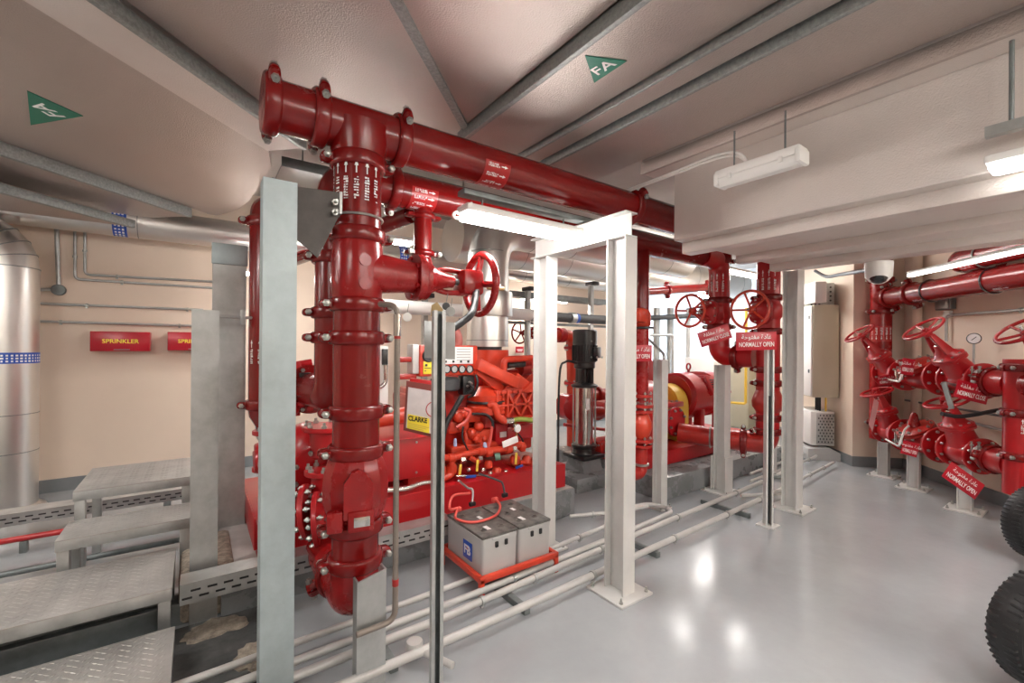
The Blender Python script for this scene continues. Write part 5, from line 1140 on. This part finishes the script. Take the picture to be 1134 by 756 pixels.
u = V((math.sin(math.radians(40)), math.cos(math.radians(40)), 0)); MB().box(V((3.96, 1.79, .55))+u*.022, (.046, .003, 1.1), (V((u.y, -u.x, 0)), u, Zv)).build('slot_row', DARK, g)
MB().box((3.96, 1.79, .006), (.14, .14, .012), bev=.002).build('base_plate', PALE, g)
g = thing('drain_pipe', 'thin dark drain pipe dropping behind the slotted sign strut', 'pipe', (5.3, 2.3, 0)); q = V((5.35, 2.45, 0))
MB().tube([(q.x, q.y, 1.35), (q.x, q.y, .03), (q.x+.25, q.y-.25, .03)], .016, .05, 12).build('tube', GALVD, g)
# valve signs round the risers
sign('small NORMALLY OPEN sign on the slim red pipe, half hidden by the frame post', (688, 382), (722, 382), (688, 400), 3.95, 'OPEN')
sign('tilted dark red NORMALLY CLOSE sign under the left wheel of the right-hand pair', (772, 369), (806, 358), (776, 385), 4.2, 'CLOSE')
sign('straight NORMALLY OPEN sign on top of the slotted strut in mid-room', (815, 368), (860, 367), (816, 388), 3.70, 'OPEN')
# yellow rail, far cabinets and uprights in the bright bay
g = thing('yellow_pipe', 'yellow gas pipe in the bay behind the return bend', 'pipe', (7.3, 3.6, 0)); p = PZ(826, 400, 7.6)
MB().tube([(p.x, p.y, 2.2), (p.x, p.y, hz(p.x, p.y, 447)), (p.x-.12, p.y+.55, hz(p.x, p.y, 447))], .022, .04, 12).build('tube', YEL, g)
def cab(label, cx, cy, w, d, z, m, rot=0, z0=0):
    g = thing('cabinet', label, 'cabinet', (cx, cy, z0), 'cabinets in the far bay', rot); c = WM[g]
    b = MB().box(c @ V((0, 0, z/2)), (w, d, z), tuple((c.to_3x3() @ a) for a in (X, Y, Zv)), .008); b.build('body', m, g)
    MB().box(c @ V((-w/2-.006, 0, z/2)), (.012, d-.04, z-.04), tuple((c.to_3x3() @ a) for a in (X, Y, Zv)), .003).build('door', m, g); return g
cab('white waist-high cabinet behind the electric motor', 8.02, 4.78, .5, .6, 1.32, WHITE)
cab('tall beige cabinet behind the return bend', 8.63, 4.40, .5, .5, 1.5, BEIGE)
g = thing('pipe_stand', 'grey channel stand carrying a dark pipe in the bright bay', 'stand', (7.4, 6.1, 0))
for px in (727, 742, 762): p = PZ(px, 380, 8.8); MB().box((p.x, p.y, 1.15), (.12 if px < 750 else .05, .08, 2.3), bev=.006).build('upright', GALV if px < 750 else WPIPE, g)
a_, b_ = PZ(718, 352, 8.7), PZ(795, 348, 8.7); MB().cyl(a_, b_, .05, n=20).build('dark_pipe', DARK, g)
a_, b_ = PZ(720, 371, 8.6), PZ(745, 371, 8.6); MB().tube([a_, b_, b_-Zv*.9], .03, .06, 10).build('conduit', GALV, g)
g = thing('cross_pipe', 'red pipe running level in the bay between the slim pipe and the right-hand risers', 'pipe', (6, 4.2, 2.3), 'fire water risers')
a_, b_ = PY(690, 324, 4.2), PY(788, 318, 4.2); MB().cyl(a_, b_, .065, n=24).build('shaft', RED, g)
for tt in (.45, .95): coupling(g, a_.lerp(b_, tt), b_-a_, .065, Zv, bolts=False)
# ================================================================ valve rows on the slanted wall
PV = 3.6; ZU, ZL = 1.22, .53; rv = .104
def vpipe(name, label, s, z0, z1, zs, marks_at=None, top=None):
    g = thing(name, label, 'pipe', SP(s, PV, z0), 'fire water risers')
    MB().cyl(SP(s, PV, z0), SP(s, PV, z1), r8, n=36).build('pipe', REDS if s < 5 else RED2, g)
    for z in zs: coupling(g, SP(s, PV, z), Zv, r8, -CD*.3-PD)
    return g
gv1 = vpipe('fire_water_riser', 'red riser against the pier behind the white camera dome', 6.16, .40, 2.62, (2.36, 1.97, .60))
MB().lathe(SP(6.16, PV, 2.13), -CD, [(r8, .0), (r8, .2)], 32).build('tee', RED, gv1)
marks(gv1, SP(6.16, PV, 1.62), Zv, r8, 6, math.radians(120), math.radians(250), .15, -1, ref=Y, band=True, seed=15)
def hrun(name, label, s0, s1, z, coup, mk=None, rr=r8, group='fire water risers'):
    g = thing(name, label, 'pipe', SP((s0+s1)/2, PV, z), group); MB().cyl(SP(s0, PV, z), SP(s1, PV, z), rr, n=36).build('pipe', RED, g)
    for s in coup: coupling(g, SP(s, PV, z), CD, rr, -PD*.4+Zv)
    return g
g = hrun('header_pipe', 'lower of two level red pipes high on the slanted wall', 5.96, 3.06, 2.13, (5.98, 5.62))
for s in (5.35, 4.62): MB().torus(SP(s, PV, 2.13), CD, r8+.006, .007, 36, 8).build('clamp', BLK, g)
marks(g, SP(5.38, PV, 2.13), CD, r8, 3, math.radians(150), math.radians(215), .14, -1, ref=PD, seed=16); marks(g, SP(4.40, PV, 2.13), CD, r8, 3, math.radians(150), math.radians(215), .16, -1, ref=PD, seed=17)
g = thing('header_pipe', 'upper level red pipe ending in a bend near the wall', 'pipe', SP(4, PV, 2.3), 'fire water risers')
MB().tube([SP(3.06, PV, 2.375), SP(5.05, PV, 2.375), SP(5.05, 3.96, 2.375)], r8, .17, 32).build('pipe', RED, g); MB().torus(SP(4.7, PV, 2.375), CD, r8+.006, .007, 36, 8).build('clamp', ZINC, g)
marks(g, SP(4.78, PV, 2.375), CD, r8, 3, math.radians(150), math.radians(215), .12, -1, ref=PD, band=True, seed=18)
gv2 = vpipe('fire_water_riser', 'thick red riser cut by the right edge of the view', 4.36, .30, 1.43, (1.36, .98, .62))
marks(gv2, SP(4.36, PV, .82), Zv, r8, 2, math.radians(190), math.radians(225), .12, 1, ref=Y, seed=19)
UPS = (-PD*.62+Zv*.79); LOS = (-PD*.36+Zv*.93)
def vrow(z, st, labs, wsc, pv):
    s1, s2 = 5.92, 4.88
    gate_valve('gate_valve', labs[0], SP(s1, pv, z), CD, st, rv, .155, L=.30, b=.26, yk=.53, wh=.60 if wsc else .50, group='red gate valves', flanged=True, wup=Zv, m=REDS)
    gate_valve('gate_valve', labs[1], SP(s2, pv, z), CD, st, rv*1.06, .165, L=.34, b=.27, yk=.55, wh=.62 if wsc else .51, group='red gate valves', flanged=True, wup=Zv, m=REDS)
    g = thing('pipe_spool', labs[2], 'pipe', SP(4.55, pv, z), 'manifold pipe spools'); MB().cyl(SP(4.72, pv, z), SP(4.36+r8*.6, pv, z), rv*1.05, n=28).build('shaft', REDS, g); coupling(g, SP(4.62, pv, z), CD, rv*1.05, -PD+Zv*.3)
    b = MB()
    for q in (-.05, .03):
        for zz in (.0,): 
            o = SP(4.68+q, pv, z)+(-PD*.8+Zv*.6)*rv*1.2; b.mark().cyl(o-Zv*.05, o+Zv*.06, .009, n=8).hexb(o+Zv*.02, Zv, .018, .016).hexb(o-Zv*.02, -Zv, .018, .016)
    b.build_each('stud', ZINC, g)
    g = thing('pipe_spool', labs[4], 'pipe', SP(6.0, pv, z), 'manifold pipe spools'); MB().cyl(SP(6.16-r8*.6, pv, z), SP(6.05, pv, z), rv, n=24).build('shaft', REDS, g)
    # alarm check valve with a bolted round cover
    c = SP(5.46, pv, z); g = thing('alarm_valve', labs[3], 'valve', c-Zv*.14, 'alarm check valves')
    b = MB().lathe(c-CD*.27, CD, [(rv, 0), (rv, .06), (.12, .14), (.145, .27), (.12, .40), (rv, .48), (rv, .54)], 32)
    cd = (Zv*.86-PD*.5).normalized(); b.lathe(c, cd, [(.13, 0), (.125, .09), (.125, .1)], 32)
    for q in (-.26, .26): flange(b, c+CD*q, CD, rv, .028, 1.75)
    b.build('body', REDS, g)
    f_ = MB(); f_.lathe(c+cd*.10, cd, [(.10, 0), (.175, .002), (.178, .006), (.178, .024), (.172, .028), (.001, .03)], 36).lathe(c+cd*.132, cd, [(.10, 0), (.172, .002), (.175, .006), (.175, .02), (.165, .026), (.08, .035), (.001, .036)], 36); f_.build('cover', ORG2, g)
    flange_bolts(g, c+cd*.128, cd, .15, 10, .055, 1.0, s=1.2)
    for q in (-.26, .26): flange_bolts(g, c+CD*q, CD, rv, 8, .05, 1.42, s=1.2)
    MB().tube([c+V(cd)*.18-PD*.02, c-PD*.20+CD*(-.05)+Zv*.12, c-PD*.30-CD*.12+Zv*-.06, c-PD*.22+CD*.22-Zv*.05], .010, .03, 10).build('trim_pipe', WHITE, g)
    MB().box(c-PD*.22-CD*.02, (.05, .05, .09), bev=.01).lathe(c-PD*.2+CD*.08, Zv, [(.02, -.06), (.02, .06)], 12).build('trim_valve', CHROME, g)
    return g, c, cd
g, c, cd = vrow(ZU, UPS, ('upper-row gate valve by the pier with its wheel tilted outwards', 'upper-row gate valve with the large tilted wheel below the slim batten light', 'upper-row pipe spool joining the riser at the right edge', 'upper-row alarm valve with bolted round cover between two tilted wheels', 'upper-row short pipe spool against the pier riser'), 1, PV)
g, c, cd = vrow(ZL, LOS, ('lower-row gate valve by the pier with a nearly flat wheel', 'lower-row gate valve with a nearly flat wheel above the hanging NORMALLY OPEN sign', 'lower-row pipe spool joining the riser at the right edge', 'lower-row alarm valve with a red cone on its round cover', 'lower-row short pipe spool against the pier riser'), 0, PV)
MB().lathe(c+cd*.165, Zv, [(.06, 0), (.055, .02), (.03, .13), (.02, .14), (.012, .15)], 24).build('cone', RED2, g)
gate_valve('gate_valve', 'gate valve cut by the right edge with its tilted wheel just in view', SP(3.93, PV, ZU), CD, UPS, rv*1.05, .165, L=.34, b=.27, yk=.52, wh=.56, group='red gate valves', flanged=True, wup=Zv)
tag(MB().cyl(SP(4.36-r8*.7, PV, ZU), SP(4.10, PV, ZU), rv, n=24).build('pipe_spool', RED2), 'red pipe spool between the edge riser and the cut-off gate valve', 'pipe', 'manifold pipe spools')
for s, lab in ((5.92, 'low support post under the lower valve by the pier'), (5.46, 'low support post under the lower alarm valve'), (4.80, 'low support post behind the hanging NORMALLY OPEN sign')):
    post('support_post', lab, *SP(s, 3.52 if s < 5.9 else 3.5, 0).xy, 0, .40, .1, .1, .26, group='low posts under the right-hand valves')
# chain / brackets, black pipes, struts between rows
g = thing('strut_bracket', 'grey channel bracket behind the upper sign on the slanted wall', 'bracket', SP(4.85, 3.3, .9))
MB().bar(PZ(1045, 423, 4.05), PZ(1054, 452, 4.05), .035, .035, None, .002).bar(PZ(1046, 424, 4.1), PZ(1090, 432, 4.2), .05, .02, None, .002).build('channel', GALV, g)
g = thing('black_pipe', 'black hose looping from the wall to the lower large wheel', 'hose', SP(4.6, 3.4, .95))
MB().spline([PZ(1043, 458, 4.0), PZ(1060, 461, 4.0), PZ(1080, 459, 4.0), PZ(1105, 454, 4.0), PZ(1125, 453, 3.9)], .018, 10).build('hose', BLACK, g)
conduit('wall_pipe', 'thin dark pipe along the slanted wall between the two valve rows', [SP(6.2, 3.9, .88), SP(3.8, 3.9, .88)], .012, GALVD, group=None, cat='pipe')
conduit('wall_pipe', 'thin pale pipe sloping along the slanted wall above the lower row', [SP(5.2, 3.9, .76), SP(3.8, 3.9, .70)], .014, GALV, group=None, cat='pipe')
g = conduit('wall_conduit', 'thin conduit with a corner box level on the slanted wall behind the gauge', [SP(5.62, 3.93, 1.60), SP(5.62, 3.93, 1.885), SP(3.2, 3.93, 1.86)], .014, GALV, clips=((1, .35),))
MB().box(SP(5.62, 3.945, 1.90), (.08, .05, .08), (CD, PD, Zv), .01).build('corner_box', WHITE, g)
g = thing('flange_box', 'dark grey box on the slanted wall behind the lower header pipe', 'box', SP(5.6, 3.9, 2.0)); MB().box(SP(5.65, 3.94, 2.02), (.22, .06, .14), (CD, PD, Zv), .01).build('case', GALVD, g); MB().box(SP(5.65, 3.905, 2.02), (.19, .012, .11), (CD, PD, Zv), .004).build('cover', GALV, g)
g = thing('pressure_gauge', 'round white faced pressure gauge above the upper valve row', 'gauge', SP(5.12, 3.8, 1.57)); c = SP(5.12, 3.82, 1.62); d = V((-c.x, -c.y, 0)).normalized()
MB().lathe(c-d*.04, d, [(.045, 0), (.055, .004), (.055, .04), (.05, .046), (.047, .038)], 28).build('case', BLK, g); MB().lathe(c+d*.0005, d, [(.047, 0), (.001, .001)], 28).build('gauge_face', SIGNW, g)
MB().box(c+d*.003, (.003, .05, .006), (d, V((-d.y*R2, d.x*R2, R2)), V((d.y*R2, -d.x*R2, R2))), 0).build('needle', BLK, g); MB().cyl(c-d*.02-Zv*.05, c-d*.02-Zv*.36, .01, n=10).build('stem', GALV, g)
tag(MB().cyl(SP(6.02, 3.9, 0), SP(6.02, 3.9, 3.1), .05, n=24).build('wall_pipe', WALLM), 'cream painted vertical pipe on the slanted wall behind the valves', 'pipe')
sign('tilted NORMALLY CLOSE sign between the two large right-hand valves', (1061, 420), (1097, 429), (1066, 439), 3.98, 'CLOSE')
sign('NORMALLY OPEN sign hanging askew below the lower large valve', (1054, 511), (1091, 537), (1044, 528), 3.72, 'OPEN')
sign('small NORMALLY OPEN sign on the lower alarm valve', (1001, 487), (1019, 492), (1000, 502), 4.42, 'OPEN')
sign('small NORMALLY OPEN sign below the upper valve by the pier', (972, 416), (990, 414), (973, 427), 5.0, 'OPEN')
sign('small NORMALLY OPEN sign with glare on the upper alarm valve', (1000, 396), (1014, 398), (1001, 414), 4.42, 'OPEN')
a_, b_, c_, d_ = (PZ(*q, 5.0) for q in ((968, 441), (973, 445), (966, 478), (962, 470)))
nn = V((-.6, -.8, 0)); tag(MB().add([a_, b_, c_, d_]+[q+nn*.004 for q in (a_, b_, c_, d_)], [[0, 1, 2, 3], [7, 6, 5, 4]]+[[i, (i+1) % 4, 4+(i+1) % 4, 4+i] for i in range(4)]).build('valve_sign', mat('faded_sign', (.62, .30, .30), .5)), 'faded pink sign plate seen edge-on at the lower valve by the pier', 'sign', 'red valve position signs')
# ================================================================ pier: cabinet, power gear, camera dome
AX = (CD, PD, Zv)
g = thing('electrical_cabinet', 'beige electrical cabinet hung on the pier side', 'cabinet', SP(6.9, 3.2, .84))
MB().box(SP(6.95, 3.21, 1.475), (.66, .32, 1.26), AX, .006).build('body', BEIGE, g); MB().box(SP(6.95, 3.038, 1.475), (.64, .02, 1.23), AX, .004).build('door', WHITE, g)
MB().mark().box(SP(6.68, 3.025, 1.94), (.03, .012, .05), AX, .004).mark().box(SP(6.68, 3.025, 1.2), (.03, .012, .05), AX, .004).build_each('lock', BLK, g)
g = thing('cable_gland_box', 'white and grey cable box with rows of gland holes above the beige cabinet', 'box', SP(6.85, 3.2, 2.1), None)
MB().box(SP(6.95, 3.27, 2.26), (.5, .16, .30), AX, .006).build('box', GALV, g); MB().box(SP(6.78, 3.10, 2.27), (.5, .14, .28), AX, .006).build('cover', WHITE, g)
b = MB()
for i in range(2):
    for j in range(4): b.mark().lathe(SP(6.695, 3.235+.06*i, 2.17+.06*j), -CD, [(.012, 0), (.012, .006), (.001, .007)], 12)
b.build_each('gland_hole', BLK, g); b = MB()
for i in range(5): b.mark().cyl(SP(6.72, 3.07+.05*i, 2.13), SP(6.72, 3.07+.05*i, 2.09), .012, n=8)
b.build_each('cable_gland', BLK, g)
g = thing('perforated_heater', 'white heater with a perforated metal side below the beige cabinet', 'heater', SP(6.9, 3.2, 0))
MB().box(SP(6.95, 3.19, .42), (.6, .30, .46), AX, .012).build('body', WHITE, g)
MB().box(SP(6.642, 3.22, .42), (.01, .22, .42), AX, .002).build('perforated_plate', GALV, g)
b = MB()
for i in range(5):
    for j in range(10): b.box(SP(6.635, 3.14+.04*i+(.02 if j % 2 else 0)-.005, .24+.04*j), (.006, .016, .022), AX, .003)
b.build('perforation_pattern', DARK, g)
MB().prism([(-.22, 0), (.18, 0), (.18, .10), (.05, .17), (-.22, .15)], SP(7.2, 3.2, .002), PD, Zv, .62 if PD.cross(Zv).dot(CD) < 0 else -.62).build('foot', BATM, g)
b = MB()
for i in range(3): b.mark().cyl(SP(6.75+.05*i, 3.2, .65), SP(6.75+.05*i, 3.2, .84), .014, n=8, mi=0)
b.build_each('cable', BLACK, g); MB().cyl(SP(6.7, 3.25, .65), SP(6.7, 3.25, .84), .012, n=8).build('yellow_cable', YEL, g)
q = PX(973, 308, 4.33); dz = 2.185
g = thing('camera_dome', 'white security camera dome under the low duct', 'camera', (q.x, q.y, dz-.16))
MB().lathe((q.x, q.y, dz), -Zv, [(.085, 0), (.09, .005), (.086, .115), (.078, .125), (.06, .15), (.03, .17), (.001, .175)], 36).build('housing', WHITE, g)
MB().lathe(V((q.x, q.y, dz-.113))+V((-q.x, -q.y, 0)).normalized()*.02, -Zv, [(.066, 0), (.062, .02), (.045, .045), (.02, .058), (.001, .06)], 28).build('lens_dome', GLASS, g)
tag(MB().spline([PZ(903, 300, 6.0), PZ(915, 306, 5.6), PZ(930, 304, 5.0), PZ(948, 301, 4.2), PZ(968, 298, 3.75)], .02, 10).build('black_cable', BLACK), 'black cable bundle running from the gland box to the camera dome', 'cable')
# white flexible conduits feeding the unlit batten
for k, (dx, lab) in enumerate(((0, 'white flexible conduit arching down to the unlit batten, upper of two'), (6, 'white flexible conduit arching down to the unlit batten, lower of two'))):
    pts = [PX(690, 212+dx*.3, 2.6), PX(745, 191+dx*.4, 2.55), PX(790, 173+dx*.6, 2.5), PX(815, 169+dx*.6, 2.46), PX(826+dx*.2, 178+dx*.4, 2.45), PX(829+dx, 197, 2.45)]
    tag(MB().spline(pts, .008, 10).build('flexible_conduit', WHITE), lab, 'conduit', 'white flexible conduits')
# wires and tray on the lit batten under the main
g = thing('light_rail', 'dark channel rail carrying the lit batten under the red main', 'rail', (1.6, 2.18, 2.33)); MB().box((1.75, 2.14, 2.345), (1.15, .08, .03), bev=.004).build('channel', GALVD, g)
b = MB()
for xx in (1.28, 1.45): b.cyl((xx, 2.14, 2.36), (xx, 2.14, 2.46), .006, n=8)
b.build_each('hanger_rod', GALVD, g)
c = PZ(512, 237, 2.45); tag(MB().spline([(1.24, 2.14, 2.3), PZ(523, 231, 2.5), PZ(513, 233, 2.48), PZ(503, 236, 2.46), PZ(504, 241, 2.46), PZ(514, 239, 2.47), (1.2, 2.14, 2.25)], .009, 10).build('light_cable', WHITE), 'white cable looped at the end of the lit batten', 'cable')
# far hand wheel behind the exhaust
gate_valve('gate_valve', 'distant gate valve with a small red wheel right of the silver exhaust', PY(597, 369, 5.75), Zv, V((-1, -.2, 0)), .08, .17, L=.3, b=.2, yk=.4, wh=.48, group='red gate valves', m=RED)
g = thing('wall_sign', 'small dark red wall sign behind the diesel engine', 'sign', PY(576, 391, 6.2)); o = PY(575.5, 387, 6.28); MB().box(o, (.17, .01, .11), bev=.002).build('plate', SIGN, g); MB().box(o-Y*.006, (.12, .002, .015)).box(o-Y*.006-Zv*.025, (.1, .002, .01)).build('sign_print', SIGNW, g)
# ================================================================ hand cart wheels at the right edge
g = thing('hand_cart', 'black pneumatic cart wheels cut by the right edge', 'cart', (2.9, -.5, 0))
def cart_wheel(c, ax, R):
    d = V(ax).normalized(); t = R*.30
    b = MB(); prof = [(R*.62, -t*.75), (R*.80, -t), (R*.93, -t*.85), (R*.985, -t*.55), (R, -t*.2), (R, t*.2), (R*.985, t*.55), (R*.93, t*.85), (R*.80, t), (R*.62, t*.75)]
    b.lathe(c, d, prof, 56, cap=False); 
    d_, u, v = fr(d)
    for i in range(56):
        a = 2*math.pi*i/56; e = u*math.cos(a)+v*math.sin(a); f = -u*math.sin(a)+v*math.cos(a)
        for q in (-1, 1): b.box(c+e*R*.972+d*q*t*.42+f*q*R*.03, (R*.06, R*.05, t*.6), (e, f, d), R*.012)
    w = b.build('tyre', BLACK, g)
    MB().lathe(c, d, [(R*.64, -t*.72), (R*.60, -t*.72), (R*.5, -t*.2), (R*.2, -t*.3), (R*.12, -t*.8), (R*.12, t*.8), (R*.2, t*.3), (R*.5, t*.2), (R*.60, t*.72), (R*.64, t*.72)], 40, cap=False).build('rim', GALV, w)
RW = .27
for (px, py, Zd) in ((1158, 583, 3.15), (1172, 730, 1.93)):
    c = PZ(px, py, Zd); c.z = RW+.001; cart_wheel(c, V((.84, .54, 0)) if False else V((.55, .83, 0)), RW)
p = [PZ(q[0], q[1], q[2]) for q in ((1158, 583, 3.15), (1172, 730, 1.93))]
MB().cyl((p[0].x, p[0].y, RW), (p[1].x, p[1].y, RW), .02, n=14).build('axle', GALVD, g)
mc = (p[0]+p[1])/2; mc.z = RW; e_ = V((.64, -.77, 0)); f_ = (p[1]-p[0]).normalized()
b = MB()
for q in (-1, 1): b.tube([mc+f_*q*.28, mc+f_*q*.28+e_*.55+Zv*.02, mc+f_*q*.26+e_*.75+Zv*.62], .018, .12, 12)
b.tube([mc-f_*.26+e_*.75+Zv*.62, mc+f_*.26+e_*.75+Zv*.62], .018, 0, 12).box(mc+e_*.32+Zv*.03, (.5, .6, .02), (e_, f_, Zv), .005); b.build('cart_frame', GALVD, g)
# ================================================================ camera, sky, exposure
cam = bpy.data.cameras.new('camera'); co = bpy.data.objects.new('camera', cam); COL.objects.link(co)
cam.sensor_fit = 'HORIZONTAL'; cam.sensor_width = 36.; cam.lens = 36.*F/1134; cam.shift_y = SH/1134; cam.clip_start = .05
f3 = V((FW[0], FW[1], 0)); r3 = V((RT[0], RT[1], 0)); c_, s_ = math.cos(TH), math.sin(TH)
cr = r3*c_+Zv*s_; cu = Zv*c_-r3*s_
m = M((cr, cu, -f3)).transposed().to_4x4(); m.translation = V((0, 0, EYE)); co.matrix_world = m
SC.camera = co
w = bpy.data.worlds.new('world'); SC.world = w; w.use_nodes = True
bg = w.node_tree.nodes['Background']; bg.inputs['Color'].default_value = (1., .98, .96, 1); bg.inputs['Strength'].default_value = .85
vs_ = SC.view_settings; SC.display_settings.display_device = 'sRGB'; vs_.view_transform = 'Standard'; vs_.look = 'None'; vs_.gamma = 1; vs_.use_curve_mapping = False
vs_.exposure = 1.25
